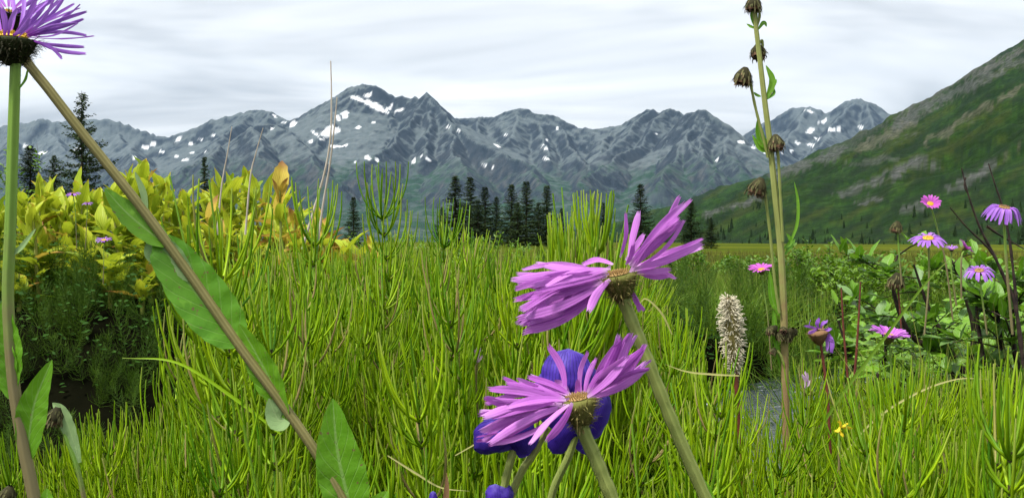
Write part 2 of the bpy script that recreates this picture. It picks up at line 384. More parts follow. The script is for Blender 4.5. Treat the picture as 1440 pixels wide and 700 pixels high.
for ir, rl in enumerate(ridges):
    cum = ir*911.
    for a, b in zip(rl[:-1], rl[1:]):
        ex, ey = b.x-a.x, b.y-a.y; L2 = ex*ex+ey*ey
        lo, hi = min(a.y, b.y)-2600, max(a.y, b.y)+2600
        r0, r1 = np.searchsorted(md, lo), np.searchsorted(md, hi)
        sx, sy = wx[r0:r1], wy[r0:r1]
        tt = np.clip(((sx-a.x)*ex+(sy-a.y)*ey)/L2, 0, 1)
        dd = np.hypot(sx-a.x-tt*ex, sy-a.y-tt*ey)
        hh = a.z+(b.z-a.z)*tt
        cand = hh-(.92*np.minimum(dd, 260)+.60*np.clip(dd-260, 0, 500)+.38*np.clip(dd-760, 0, None))
        m = cand > mz[r0:r1]
        mz[r0:r1] = np.where(m, cand, mz[r0:r1]); below[r0:r1] = np.where(m, hh-cand, below[r0:r1])
        Ls = math.sqrt(L2); end = np.where((tt <= 0) | (tt >= 1), np.arctan2(sy-a.y, sx-a.x)*90, 0)
        sco[r0:r1] = np.where(m, cum+tt*Ls+end, sco[r0:r1]); dis[r0:r1] = np.where(m, dd, dis[r0:r1]); cum += Ls
amp = sstep(0, 220, below)
rg = ridged(sco/190, dis/620, 4, 51, .5); rg2 = fbm(mx/60, my/60, 3, 61); gul = ridged(sco/62, dis/330, 3, 53)
mz = mz+(rg-.6)*(4+8*amp)*sstep(60, 350, mz)+rg2*5+2.5*fbm(mx/26, my/34, 2, 63)*sstep(120, 300, mz)+(gul-.6)*(2.5+3.5*amp)*sstep(200, 450, mz)
# real surface colours: dark slate rock, grey-green scree, low vegetation, lying snow
gy_, gx_ = np.gradient(mz); slope = np.hypot(gx_/np.gradient(mx, axis=1), gy_/np.gradient(my, axis=0))
nb = .55*fbm(mx/520, my/520, 4, 81)+.26*fbm(sco/60, dis/600, 4, 83); nb = nb+.28*fbm(mx/28, my/28, 2, 85); nf = fbm(mx/50, my/50, 4, 91)
rock = np.stack([.020+.014*nf, .029+.015*nf, .038+.017*nf], -1)
warm = np.stack([.074+.03*nf, .076+.03*nf, .068+.03*nf], -1)
scree = np.stack([.100+.030*nf, .122+.032*nf, .124+.032*nf], -1)
veg = np.stack([.014+.008*nf, .044+.018*nf, .020+.008*nf], -1)
ms = sstep(1.10, .60, slope+.42*nb+.16*nf-.10*sstep(300, 700, mz))[..., None]
col = rock*(1-ms)+scree*ms
mw = (sstep(.05, .45, nb+.5*nf)*sstep(650, 300, mz))[..., None]; col = col*(1-mw*.6)+warm*mw*.6
hv = mz+130*nb+60*nf-130
mv = (sstep(430, 260, hv)*sstep(1.1, .7, slope))[..., None]*(.55+.45*sstep(-.35, .1, fbm(mx/130, my/60, 4, 95)))[..., None]
col = col*(1-mv)+veg*mv
PYv = HY-(mz-CZ)/D*F
SNOW = """505 140 9 2.2 25;520 146 9 3 28;531 151 9 4.2 32;541 157 6 1.8 22;517 134 6 2 -8;524 132 3 1.5 -25;497 137 5 2 25;550 148 2 2.4 0;545 153 3 2 -30;562 155 5 2.4 -15;485 162 5 4.5 -30;475 166 2 4.5 -15;460 186 8 6 -35;468 182 4 7 -10;474 184 6 3.2 -10;443 188 7 1.6 40;454 196 4 1.8 10;412 174 5 4 -20;399 173 3 1.4 0;383 182 1.8 2 0;472 206 7 1.6 0;484 205 5 1.2 -15;436 199 3 2 25;429 196 2 1 20;504 179 2.6 2.4 -20;525 173 3 1.1 -12;527 181 1.5 1.5 0;518 222 4 2.4 40;530 225 2 2.6 20;583 226 3 4 0;599 222 9 1.8 24;630 179 2.6 1.2 20;637 184 1.8 1 20;645 183 3 1.5 20;447 210 2 1 0;500 229 2 1 0;700 205 3 1.8 20;682 232 3.5 2.2 20;694 236 2 1 0;691 182 1.5 1 0;712 190 3 1 0;770 197 2 1.8 20;763 204 2 2 0;769 209 4 1.4 15;735 212 2 1 0;768 223 5 1.6 12;777 224 3 1 0;784 180 1 2 0;913 187 1.5 1.3 0;922 189 1.8 1.1 0;921 182 1.2 1 0;1009 225 1.8 1.8 0;1003 229 2 1.2 0;1137 157 6 1.8 20;1170 183 5 2.4 10;1180 182 2.6 4 10;1157 171 5 1.8 -10;1140 184 6 2.2 -20;1122 201 4 1.6 10;1140 203 5 1.4 0;1113 212 3 1.6 0;1100 215 2 1.2 0;1042 200 4 1.6 -10;1150 195 3 1 0;1165 205 3 1 0;1210 180 4 1.2 10;1195 186 3 1 0;1060 208 3 1.2 10;1078 216 3 1 0;215 202 5 1.8 -10;205 208 6 1.4 0;250 196 5 1.7 -20;268 202 4 1.6 0;245 207 3 1 0;260 225 4 1.8 -15;270 215 3 1.3 0;248 220 2 1.8 0;190 222 3 2.4 0;235 232 3 1 0;282 196 3 1.1 0;385 163 5 1.3 22;300 190 2 1 0;110 210 5 1.8 0;145 208 2 1.4 0;60 215 6 1.6 0;35 205 3 1.2 0;228 214 4 1 0;290 214 3 1 10"""
sn = np.zeros_like(mz); jx, jy = 2.6*fbm(PX/7, PYv/5, 3, 12), 1.6*fbm(PX/7, PYv/5, 3, 14)
for s_ in SNOW.split(';'):
    a, b, c, d, g = map(float, s_.split()); g = math.radians(g)
    if c*d < 3.2 and int(a) % 2: continue
    ux, uy = (PX+jx-a), (PYv+jy-b); p1, p2 = (ux*math.cos(g)+uy*math.sin(g))/c, (-ux*math.sin(g)+uy*math.cos(g))/d
    sn = np.maximum(sn, sstep(1.25, .75, np.hypot(p1, p2)))
sn = sn[..., None]; col = np.clip(col, .01, 1)*(1-sn)+np.array([.86, .88, .90])*sn
t = NT('mountain_rock'); ca = t.attr('col').outputs['Color']
nz = t.noise(.05, 6, t.node('ShaderNodeNewGeometry').outputs['Position'], .65); t.bump(nz, .9, 14)
mtn = obj('mountains', np_mesh('mountains', np.stack([mx, my, mz], -1).reshape(-1, 3), quads(np.arange(mx.size).reshape(mx.shape)), None, col.reshape(-1, 3)),
          t.fin(t.mix(t.range(nz, .25, .75, 0, .55), ca, t.mix(.5, ca, (.02, .025, .03)), 'MIX'), .9, .1))
tag(mtn, 'jagged blue-grey mountain range with scattered snow patches along the skyline', kind='structure')

# ------------------------------------------------------------------ the green hillside on the right
hs = [(700,338),(780,333),(850,321),(900,306),(930,295),(970,281),(1020,263),(1060,252),(1100,237),(1150,215),(1200,196),(1240,176),(1252,164),(1300,142),(1350,111),(1400,79),(1440,54),(1520,5),(1650,-60),(1900,-150),(2300,-230)]
hpx = np.arange(700, 2300, 2.4); hy = np.interp(hpx, *zip(*hs))+2.6*fbm(hpx/30, hpx*0, 4, 3)
fd = np.interp(hpx, [700, 850, 950, 1100, 1440, 2300], [1500, 900, 420, 190, 150, 150]); rd = np.interp(hpx, [700, 850, 1020, 1250, 1440, 2300], [2900, 2700, 2500, 2000, 1700, 1400])
tv = np.concatenate([np.linspace(0, 1, 190)**1.25, [1.03, 1.1, 1.25]])
HPX, T = np.meshgrid(hpx, tv); HD = fd[None]+(rd-fd)[None]*T
zr = (HY-hy)/F*rd
prof = np.where(T <= 1, T**1.12, 1-(T-1)*.9)
hz = -1.5+(zr[None]+1.5)*prof
hx, hyy = (HPX-720)/F*HD, HD
env = sstep(0, .15, T)*sstep(1.0, .85, T)
hz = hz+env*(10*fbm(hx/180, hyy/180, 5, 131)+7*ridged(hx/90, hyy/200, 3, 133)-5)+1.2*fbm(hx/25, hyy/25, 3, 137)*sstep(0, .05, T)
HPY = HY-(hz-CZ)/HD*F
an = math.radians(-27); al, pe = HPX*math.cos(an)+HPY*math.sin(an), -HPX*math.sin(an)+HPY*math.cos(an)
st = fbm(al/90, pe/9, 5, 141, .55); st2 = fbm(al/30, pe/8, 4, 149); nf = fbm(HPX/6, HPY/3.2, 4, 151)
green = np.stack([.016+.011*st2+.009*nf, .043+.024*st2+.018*nf, .003+.002*nf], -1)
dark = np.stack([.009+.004*nf, .020+.007*nf, .005+.002*nf], -1)
greyr = np.stack([.082+.035*nf, .086+.035*nf, .080+.032*nf], -1); tan = np.stack([.105+.04*nf, .10+.035*nf, .072+.03*nf], -1)
md_ = sstep(.0, .35, fbm(al/60, pe/14, 5, 161)+.25*nf)[..., None]; hc = green*(1-md_*.8)+dark*md_*.8
ol = sstep(.05, .5, fbm(al/110, pe/16, 4, 167))[..., None]; hc = hc*(1-ol*.5)+np.array([.050, .066, .008])*ol*.45
depth_sky = (HPY-np.interp(HPX, hpx, hy))*.89
up = sstep(16, 0, depth_sky+22*st+16*nf)*sstep(1120, 1300, HPX); up = up[..., None]
hc = hc*(1-up)+(greyr*.8+tan*.2)*up
def strip(pts, w, c, k=1.):
    global hc
    best = np.full_like(HPX, 1e9)
    jx, jy = 9*fbm(HPX/22, HPY/14, 4, 171), 5*fbm(HPX/22, HPY/14, 4, 173)
    for (a, b), (c_, d) in zip(pts[:-1], pts[1:]):
        ex, ey = c_-a, d-b; tt = np.clip(((HPX+jx-a)*ex+(HPY+jy-b)*ey)/(ex*ex+ey*ey), 0, 1)
        best = np.minimum(best, np.hypot(HPX+jx-a-tt*ex, HPY+jy-b-tt*ey)/(1-.65*np.abs(tt-.5)))
    m = (sstep(w, w*.45, best+w*.5*nf)*k)[..., None]; hc = hc*(1-m)+c*m
strip([(1445,118),(1370,160),(1300,203)], 6, tan, .75); strip([(1300,222),(1250,248),(1180,276)], 9, greyr); strip([(1205,210),(1285,172)], 9, tan, .7)
strip([(1090,248),(1140,226),(1185,212)], 11, greyr, .9); strip([(1402,228),(1340,266)], 7, greyr); strip([(1345,229),(1305,233)], 6, greyr); strip([(1270,297),(1296,290)], 8, greyr)
strip([(1208,284),(1240,279)], 6, greyr); strip([(985,306),(1025,291),(1065,278)], 6, greyr); strip([(1440,85),(1300,150),(1260,180)], 9, greyr, .8); strip([(1440,205),(1400,228)], 5, tan, .6); strip([(1180,235),(1260,222)], 5, greyr, .6)
t = NT('hillside'); ca = t.attr('col').outputs['Color']; gp = t.node('ShaderNodeNewGeometry').outputs['Position']
nz = t.noise(.14, 6, gp, .7); t.bump(nz, 1., 5)
hill = obj('hillside', np_mesh('hillside', np.stack([hx, hyy, hz], -1).reshape(-1, 3), quads(np.arange(hx.size).reshape(hx.shape)), None, np.clip(hc, .008, 1).reshape(-1, 3)),
           t.fin(t.mix(t.range(nz, .40, .60, 0, .6), ca, (.006, .018, .003)), .95, .05))
tag(hill, 'steep green hillside streaked with grey scree rising to the right', kind='structure')

# a wood of small conifers scattered over the hillside and along its foot: too many and too small to count
need = flat('far_needles', (.006, .015, .005), (.014, .028, .008), .5, .9, .1)
mb = MB()
for k in range(4):
    z0, z1, r0 = .05+.22*k, .42+.2*k, .26-.055*k
    n = 7; a0 = k*.4
    rows = [[Vector((math.cos(a0+6.2832*j/n)*r0*(1 if j % 2 else .6), math.sin(a0+6.2832*j/n)*r0*(1 if j % 2 else .6), z0)) for j in range(n+1)], [Vector((.012*math.cos(6.28*j/n), .012*math.sin(6.28*j/n), z1)) for j in range(n+1)]]
    mb.grid(rows, [[(j/n, i, .5) for j in range(n+1)] for i in range(2)])
mats = []
vis = T < .95
cl = fbm(HPX/45, HPY/14, 4, 201)+.9*sstep(.12, .0, T)-.8*sstep(1060, 1180, HPX)*sstep(.02, .08, T)+.55*sstep(1010, 930, HPX)*sstep(.9, .2, T)-.5*sstep(.35, .8, T)
cand = np.argwhere((T < .8) & (HPX < 1480) & (cl > .50)); NR.shuffle(cand)
for i, j in cand[:600]:
    hgt = R.uniform(2.2, 5.2)*(1 if HD[i, j] > 350 else .6); x, y = hx[i, j]+R.uniform(-2, 2), hyy[i, j]+R.uniform(-3, 3)
    mats.append(Matrix.Translation((x, y, hz[i, j]-.6)) @ Matrix.Rotation(R.random()*6, 4, 'Z') @ Matrix.Diagonal((hgt*.95, hgt*.95, hgt, 1)))
V, Fq, A = replicate(mb.arrays(), mats)
tag(obj('conifer_wood', np_mesh('conifer_wood', V, Fq, A), need), 'dark specks of small conifers scattered over the lower green hillside', kind='stuff')

# ------------------------------------------------------------------ spruces across the meadow
bark = flat('spruce_bark', (.045, .032, .024), (.09, .07, .055), 6, .95, .1)
needle = plant('spruce_needles', (.010, .025, .007), (.036, .060, .014), .12, .8, .15, nscale=2.2, namt=.9)
def conifer(seed, width=.19, ragged=.3):
    r = random.Random(seed); tr, crn = MB(), []
    tr.tube([(0, 0, -.03), (.004, 0, .3), (-.003, .003, .65), (0, 0, 1)], [.016, .012, .007, .0015], 6)
    pos, dr, nm, ln, wd = [], [], [], [], []
    z = .06
    while z < .985:
        k = 1-z; L0 = width*(k**.80)*(.55+.45*min(1, z*6))
        for b in range(r.randint(5, 7)):
            an = r.random()*6.2832; L = L0*r.uniform(1-ragged*1.6, 1+ragged) + .012
            droop = r.uniform(.05, .40)*(1-.7*z); ca_, sa = math.cos(an), math.sin(an)
            m = max(4, int(L/.012))
            if z < .9: tr.tube([(0, 0, z), (ca_*L*.55, sa*L*.55, z-L*.5*droop), (ca_*L*.9, sa*L*.9, z-L*.75*droop)], [.003*k+.0008, .0018*k+.0005, .0005], 3)
            for i in range(m):
                s_ = (i+.6)/m; zz = z-L*droop*s_+L*.25*s_*s_
                for side in (-1, 0, 1):
                    pos.append((ca_*L*s_+r.gauss(0, .003), sa*L*s_+r.gauss(0, .003), zz+r.gauss(0, .004)))
                    a2 = an+side*r.uniform(.5, 1.0)
                    dr.append((math.cos(a2), math.sin(a2), r.uniform(-.7, .25)))
                    nm.append((r.gauss(0, .5), r.gauss(0, .5), 1)); ln.append(r.uniform(.018, .036)*(.55+.6*k)); wd.append(r.uniform(.010, .018)*(.5+.6*k))
        z += .022*r.uniform(.7, 1.3)*(.45+k)
    V, Fq, A = leaves_np(np.array(pos), np.array(dr), np.array(nm), np.array(ln), np.array(wd))
    return tr.mesh('trunk'), np_mesh('crown', V, Fq, A, smooth=False)
CON = [conifer(3, .17), conifer(5, .21, .45), conifer(9, .14, .35), conifer(12, .30, .75)]
def spruce(px, top, d, v, label, group=None, wide=1.):
    x = (px-720)/F*d; z0 = gzf(x, d); h = CZ-(top-HY)/F*d-z0
    t_ = thing('spruce_tree', label, 'tree', (x, d, z0-.05), group); wide *= 1.3 if v != 3 else 1; t_.scale = (h*wide, h*wide, h*1.01); t_.rotation_euler.z = R.random()*6
    obj('trunk', CON[v][0], bark, t_); obj('crown', CON[v][1], needle, t_)
spruce(115, 128, 34, 3, 'tall ragged spruce standing above the yellow hellebores', wide=.72)
spruce(42, 203, 46, 1, 'small spruce left of the tall ragged one'); spruce(76, 216, 44, 3, 'low bushy spruce at the left foot of the tall ragged one', wide=.9)
spruce(288, 219, 60, 2, 'thin lone spruce tip above the hellebores near their middle', wide=.6)
spruce(497, 276, 75, 0, 'lone spruce right of the yellow hellebores below the highest peak')
SL = ['low spruce at the left end of the clump across the meadow', 'tall thin spruce, leftmost of the tall ones in the clump', 'tall dark spruce second from left in the clump', 'short bushy spruce in front of the left half of the clump', 'spruce at the middle of the clump, right of the two tallest left ones', 'short spruce in the gap at the middle of the clump', 'tall spruce left of the tallest in the right half of the clump', 'short bushy spruce in front of the right half of the clump', 'tallest spruce in the right half of the clump', 'short spruce between the two tall right-hand ones of the clump', 'tall spruce at the right of the clump behind the horsetail broom', 'low spruce at the right end of the clump behind the horsetail broom']
for k, (px, top, d, v, w) in enumerate(sorted([(640,246,80,2,1.3),(661,248,76,0,1.1),(682,262,88,0,1.2),(698,276,92,1,1.0),(719,258,78,0,1.1),(740,254,74,0,1.2),(757,284,90,1,1.1),(769,260,95,0,1.15),(672,280,70,1,1.2),(728,284,68,1,1.1),(790,292,90,0,1.),(622,290,85,1,1.)])):
    spruce(px, top, d, v, SL[k], 'spruce clump in the middle distance', w)
spruce(848, 284, 100, 0, 'small spruce just behind the broom-like horsetail tips'); spruce(901, 258, 84, 0, 'pointed spruce standing behind the upper purple flower', wide=1.1)
spruce(972, 282, 70, 1, 'broad dark spruce right of the upper purple flower', wide=1.25); spruce(1000, 305, 66, 1, 'low spruce at the foot of the green hillside, left of the tall stalk', wide=1.2)

# ------------------------------------------------------------------ haze: still air over the valley
hm = bpy.data.materials.new('haze'); hm.use_nodes = True; hn = hm.node_tree.nodes; hn.remove(hn['Principled BSDF'])
pv = hn.new('ShaderNodeVolumePrincipled'); pv.inputs['Density'].default_value = 1.5e-5; pv.inputs['Color'].default_value = (.42, .66, 1.0, 1); pv.inputs['Anisotropy'].default_value = .0
hm.node_tree.links.new(pv.outputs[0], hn['Material Output'].inputs['Volume'])
x0, x1, y0, y1, z0, z1 = -12500, 12500, -12000, 12200, -60, 2100
hv_ = np.array([(x, y, z) for z in (z0, z1) for y in (y0, y1) for x in (x0, x1)], float)
hzo = obj('haze', np_mesh('haze', hv_, np.array([[0, 2, 3, 1], [4, 5, 7, 6], [0, 1, 5, 4], [2, 6, 7, 3], [0, 4, 6, 2], [1, 3, 7, 5]]), smooth=False), hm)
tag(hzo, 'thin bluish haze filling the valley air', kind='stuff')

# ------------------------------------------------------------------ plant materials
M_horse = plant('horsetail_green', (.044, .180, .001), (.42, .59, .006), .2, .45, .22, dry=(.34, .27, .10), tip=(.36, .42, .09), tip0=.8, tip1=1.25, nscale=25, namt=.55)
M_hstem = plant('horsetail_stem', (.07, .20, .006), (.20, .36, .015), .1, .45, .35, nscale=30)
M_sheath = flat('horsetail_sheath', (.02, .022, .008), (.08, .07, .025), 300, .7)
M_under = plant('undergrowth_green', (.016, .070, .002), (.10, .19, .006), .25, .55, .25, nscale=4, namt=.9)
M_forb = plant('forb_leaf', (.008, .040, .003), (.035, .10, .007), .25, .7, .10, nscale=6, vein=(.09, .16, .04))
M_grass = plant('bank_grass', (.045, .135, .004), (.19, .30, .018), .3, .55, .25, tip=(.30, .24, .08), tip0=.7, tip1=1.3, nscale=1.2, namt=.9)
M_mgrass = plant('meadow_grass', (.055, .070, .010), (.15, .125, .03), .25, .7, .15, nscale=.4, namt=.9)
M_helle = plant('hellebore_leaf', (.19, .34, .010), (.52, .54, .030), .38, .5, .25, tip=(.50, .22, .04), tip0=.80, tip1=1.12, nscale=9, namt=.6, stripes=9, stripe_amt=.22)
M_helleb = plant('hellebore_leaf_browned', (.42, .35, .04), (.55, .36, .05), .35, .6, .2, tip=(.25, .11, .04), tip0=.5, tip1=1.0, nscale=9, namt=.6, stripes=9, stripe_amt=.2)
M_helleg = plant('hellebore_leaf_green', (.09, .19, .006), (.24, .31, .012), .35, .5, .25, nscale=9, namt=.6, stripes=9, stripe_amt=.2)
M_hells = plant('hellebore_stem', (.16, .22, .03), (.26, .25, .05), .1, .6)
M_leaf = plant('fleabane_leaf', (.075, .24, .006), (.19, .40, .020), .30, .45, .35, spots=(.16, .12, .04), vein=(.24, .40, .10), veins=8, nscale=70, namt=.55)
M_leaf_pale = plant('leaf_underside', (.17, .30, .10), (.28, .40, .17), .25, .6, .2, vein=(.30, .42, .18), veins=8, nscale=70)
M_stem = plant('fleabane_stem', (.13, .18, .030), (.25, .275, .075), .0, .6, .25, nscale=120, namt=.9, stripes=6, stripe_amt=.15)
M_stemg = plant('green_stem', (.11, .23, .02), (.21, .34, .05), .0, .55, .3, nscale=120, namt=.6, tip=(.19, .16, .07), tip0=.40, tip1=.75, stripes=5, stripe_amt=.12)
M_stemb = plant('brownish_stem', (.12, .115, .030), (.22, .19, .07), .0, .65, .2, nscale=150, namt=.9, stripes=7, stripe_amt=.2)
M_petal = plant('violet_petal', (.33, .035, .42), (.74, .27, .80), .36, .5, .25, foot=(.60, .36, .62), foot1=.16, tip=(.68, .36, .78), tip0=.9, tip1=1.35, nscale=90, namt=.7, stripes=3, stripe_amt=.10, sbump=.12)
M_petal2 = plant('mauve_petal', (.24, .07, .50), (.48, .22, .74), .33, .5, .25, foot=(.36, .07, .50), foot1=.35, nscale=90, namt=.5, stripes=3, stripe_amt=.1, sbump=.12)
M_petalm = plant('magenta_petal', (.42, .05, .40), (.58, .12, .56), .3, .5, .25, nscale=90, namt=.5, stripes=3, stripe_amt=.2)
M_blue = plant('blue_sepal', (.016, .004, .15), (.085, .035, .43), .2, .55, .3, dvein=(.010, .003, .085), tip=(.22, .19, .55), tip0=.85, tip1=1.3, nscale=220, namt=1.1, sbump=0)  # pale tip colour paints a sheen along the top edges
M_disc = plant('yellow_florets', (.58, .33, .02), (.80, .56, .06), .1, .6, tip=(.35, .16, .02), tip0=.8, tip1=1.2)
M_discb = plant('brown_florets', (.22, .12, .04), (.48, .32, .11), .1, .7, tip=(.13, .05, .02), tip0=.6, tip1=1.1)
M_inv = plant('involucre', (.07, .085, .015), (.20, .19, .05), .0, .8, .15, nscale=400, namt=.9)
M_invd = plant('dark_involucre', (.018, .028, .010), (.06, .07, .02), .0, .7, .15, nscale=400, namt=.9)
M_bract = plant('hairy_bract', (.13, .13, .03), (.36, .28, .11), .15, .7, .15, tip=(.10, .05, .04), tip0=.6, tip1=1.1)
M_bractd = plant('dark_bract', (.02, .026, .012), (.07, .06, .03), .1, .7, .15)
M_stalk = plant('seed_stalk_stem', (.18, .22, .05), (.33, .34, .11), .0, .65, .2, nscale=110, namt=.9, tip=(.26, .17, .08), tip0=.35, tip1=.7, stripes=5, stripe_amt=.15)
M_hbr = plant('seed_head_bract', (.03, .035, .012), (.15, .14, .06), .0, .8, .1, tip=(.28, .17, .11), tip0=.7, tip1=1.1)
M_fringe = plant('seed_head_fringe', (.16, .09, .06), (.40, .27, .18), .1, .8, .1)
M_head = plant('seed_head', (.007, .008, .004), (.05, .045, .02), .0, .8, .1, nscale=900, namt=1.2, tip=(.24, .13, .08), tip0=.80, tip1=1.1)
M_cream = plant('cream_stamen', (.66, .58, .38), (.90, .86, .70), .25, .7, .15, foot=(.30, .22, .10), foot1=.35)
M_red = flat('red_brown_stem', (.09, .022, .016), (.17, .05, .03), 120, .5, .3)
M_dead = flat('dead_stalk', (.36, .31, .24), (.52, .46, .38), 60, .8, .1, stretch=(1, 1, .1))
M_twig = flat('dark_twig', (.014, .010, .009), (.055, .036, .028), 90, .75, .2, .5)
M_willow = plant('willow_leaf', (.055, .18, .004), (.20, .38, .016), .3, .42, .4, vein=(.26, .38, .12), veins=7, nscale=40, namt=.5)
M_willowd = plant('willow_leaf_grey', (.09, .20, .04), (.18, .30, .09), .28, .45, .4, vein=(.25, .33, .16), veins=7, nscale=40)
M_shrub = plant('shrub_leaf', (.03, .11, .004), (.19, .33, .014), .3, .45, .35, nscale=3, namt=.9)
M_straw = plant('straw_blade', (.34, .34, .10), (.50, .46, .20), .25, .6, .2)
M_yellow = plant('yellow_petal', (.75, .55, .02), (.85, .68, .05), .2, .5)
M_pink = plant('pale_pink_petal', (.62, .38, .58), (.78, .58, .74), .3, .5)
M_brown = plant('dry_brown', (.16, .085, .04), (.30, .18, .09), .1, .8, .1, nscale=200)

# ------------------------------------------------------------------ horsetails
def horsetail(seed, n=4, segs=6, H=.5, whorl0=.10, br=9, low=False, broom=1., th=1.):
    r = random.Random(seed); st = MB(); sh = MB(); wh = []
    bx, by = r.uniform(-.05, .05), r.uniform(-.05, .05)
    ax = lambda z: Vector((bx*(z/H)**2, by*(z/H)**2, z))
    st.tube([ax(H*i/6) for i in range(7)], lerpl(.0016, .0007, 7), 5 if not low else 3)
    z = H*whorl0; i = 0; ht = r.uniform(.80, .92)
    while z < H*ht:
        f = z/H; w = MB(); k = br+r.randint(-2, 2); a0 = r.random()*6
        c = ax(z)
        if not low: sh.tube([c+Vector((0, 0, -.001)), c+Vector((0, 0, .003)), c+Vector((0, 0, .005))], [.0014, .0017, .0019], 6)
        Lw = (.125-.055*f)*r.uniform(.8, 1.1)
        for b in range(k):
            an = a0+6.2832*b/k+r.uniform(-.25, .25); L = min(Lw*r.uniform(.65, 1.15), (H-z)*1.0+.014)
            out = (.74-.36*f)*r.uniform(.7, 1.25)*broom
            d = Vector((math.cos(an), math.sin(an), 0)); tw = Vector((-d.y, d.x, 0))*r.uniform(-.12, .12)
            pts = []
            for s_ in range(segs+1):
                q = s_/segs; rad_ = L*out*(1-(1-q)**1.9)*.80
                pts.append(c+d*rad_+tw*L*q*q+Vector((0, 0, L*(.30*q+.62*q*q*(1-.18*q)+.08*q))))
            w.tube(pts, [.00110*th*(1-.35*(s_/segs)**2) for s_ in range(segs)]+[.0005], 3 if low else n, r.random())
        wh.append(w); z += (.034-.013*f)*r.uniform(.8, 1.2)
    return st, sh, wh
HV = []
for k in range(9):
    st, sh, wh = horsetail(100+k, 4, 6, .5, [.12, .25, .4][k % 3], 8+k % 3)
    HV.append((st.mesh('stem'), sh.mesh('sheath'), [w.mesh('branch_whorl') for w in wh]))
for k in range(2):
    st, sh, wh = horsetail(150+k, 4, 6, .5, .3, 11, False, .62, 1.0); HV.append((st.mesh('stem'), sh.mesh('sheath'), [w.mesh('branch_whorl') for w in wh]))
LOW = []
for k in range(5):
    st, sh, wh = horsetail(200+k, 3, 3, .5, .2, 9, True); LOW.append(join([st.arrays()]+[w.arrays() for w in wh]))

def top_row(q):   # how high the horsetail tips reach, by direction
    return np.interp(q, [60, 100, 160, 240, 262, 300, 345, 395, 430, 520, 600, 640, 700, 752, 768, 800, 868, 880, 905, 930, 960, 1000, 1060, 1120, 1260, 1440, 1500],
                        [585, 585, 575, 570, 480, 375, 312, 300, 325, 330, 322, 322, 335, 338, 280, 272, 300, 355, 400, 455, 560, 600, 590, 510, 495, 510, 530])
def spots(n, q0, q1, d0, d1, rnd, zlo=.29, zhi=.50, pw=1.):
    out = []
    while len(out) < n:
        d = (d0**2+(d1**2-d0**2)*rnd.random()**pw)**.5; q = rnd.uniform(q0, q1)
        x = (q-720)/F*d
        if d > float(edge_y(q))-.05: continue
        zt = rnd.uniform(zlo, zhi); row = HY-(zt-CZ)/d*F; lim = float(top_row(q))+abs(rnd.gauss(0, 16))
        if row < lim: zt = CZ-(lim-HY)/F*d
        if zt < .16: continue
        out.append((q, d, zt))
    return out
rh = random.Random(5)
near = spots(120, 330, 930, .55, 1.15, rh, .25, .45)+spots(110, 300, 935, 1.1, 2.2, rh, .36, .50)+spots(34, 95, 330, .62, 1.0, rh, .26, .36)+spots(36, 940, 1445, .55, 1.25, rh, .26, .42)+spots(30, 955, 1445, .42, .62, rh, .30, .42)+spots(22, 330, 930, .42, .56, rh, .27, .38)
def lab(q, d):
    if q < 330: return 'short bright horsetail in the low clump at the lower left', 'horsetails of the lower left clump'
    if q > 940: return 'bright upright horsetail in the low clump at the lower right', 'horsetails of the lower right clump'
    if d < 1.1: return 'feathery green horsetail near the front of the big central clump', 'horsetails at the front of the central clump'
    return 'feathery green horsetail towards the back of the big central clump', 'horsetails at the back of the central clump'
def put_horsetail(q, d, zt, label, group, tilt=None, var=None):
    x = (q-720)/F*d; z0 = gzf(x, d); h = zt-z0
    s_ = min(max(h/.5, .62), 1.08); zb = zt-.5*s_
    k = rh.randrange(9) if var is None else var; st, sh, wh = HV[k]
    t_ = thing('horsetail', label, 'horsetail', (x, d, zb), group)
    t_.scale = (s_, s_, s_); t_.rotation_euler = (rh.gauss(0, .10), rh.gauss(0, .11), rh.random()*6.28) if tilt is None else tilt
    so = obj('stem', st, M_hstem, t_); obj('sheath', sh, M_sheath, so)['kind'] = 'stuff'
    for w in wh: obj('branch_whorl', w, M_horse, t_)
for q, d, zt in near: put_horsetail(q, d, zt, *lab(q, d))
# the broom of tips against the trees, and single tall ones
for q, row, d in [(776,284,.80),(792,272,.86),(812,276,.8),(828,262,.88),(846,284,.8),(862,302,.86),(804,312,.76)]:
    put_horsetail(q, d, CZ-(row-HY)/F*d, 'tall horsetail in the broom of tips left of the upper purple flower', 'horsetails forming the broom', (rh.gauss(0, .03), rh.gauss(0, .04), rh.random()*6), rh.choice([9, 10]))
for q, row, d, l in [(572,236,1.25,'tallest lone horsetail tip against the mountains left of the spruces'),(390,236,.75,'tall horsetail at the left with bare dark whorl nodes'),(352,255,.7,'tall arching horsetail beside the diagonal flower stem'),(420,246,.95,'tall horsetail in front of the dry pale stalks'),(165,436,.85,'single tall horsetail tip sticking up from the lower left clump'),(660,262,1.4,'slender horsetail crossing in front of the spruce clump'),(618,285,1.3,'slender horsetail just left of the spruce clump')]:
    put_horsetail(q, d, CZ-(row-HY)/F*d, l, None)
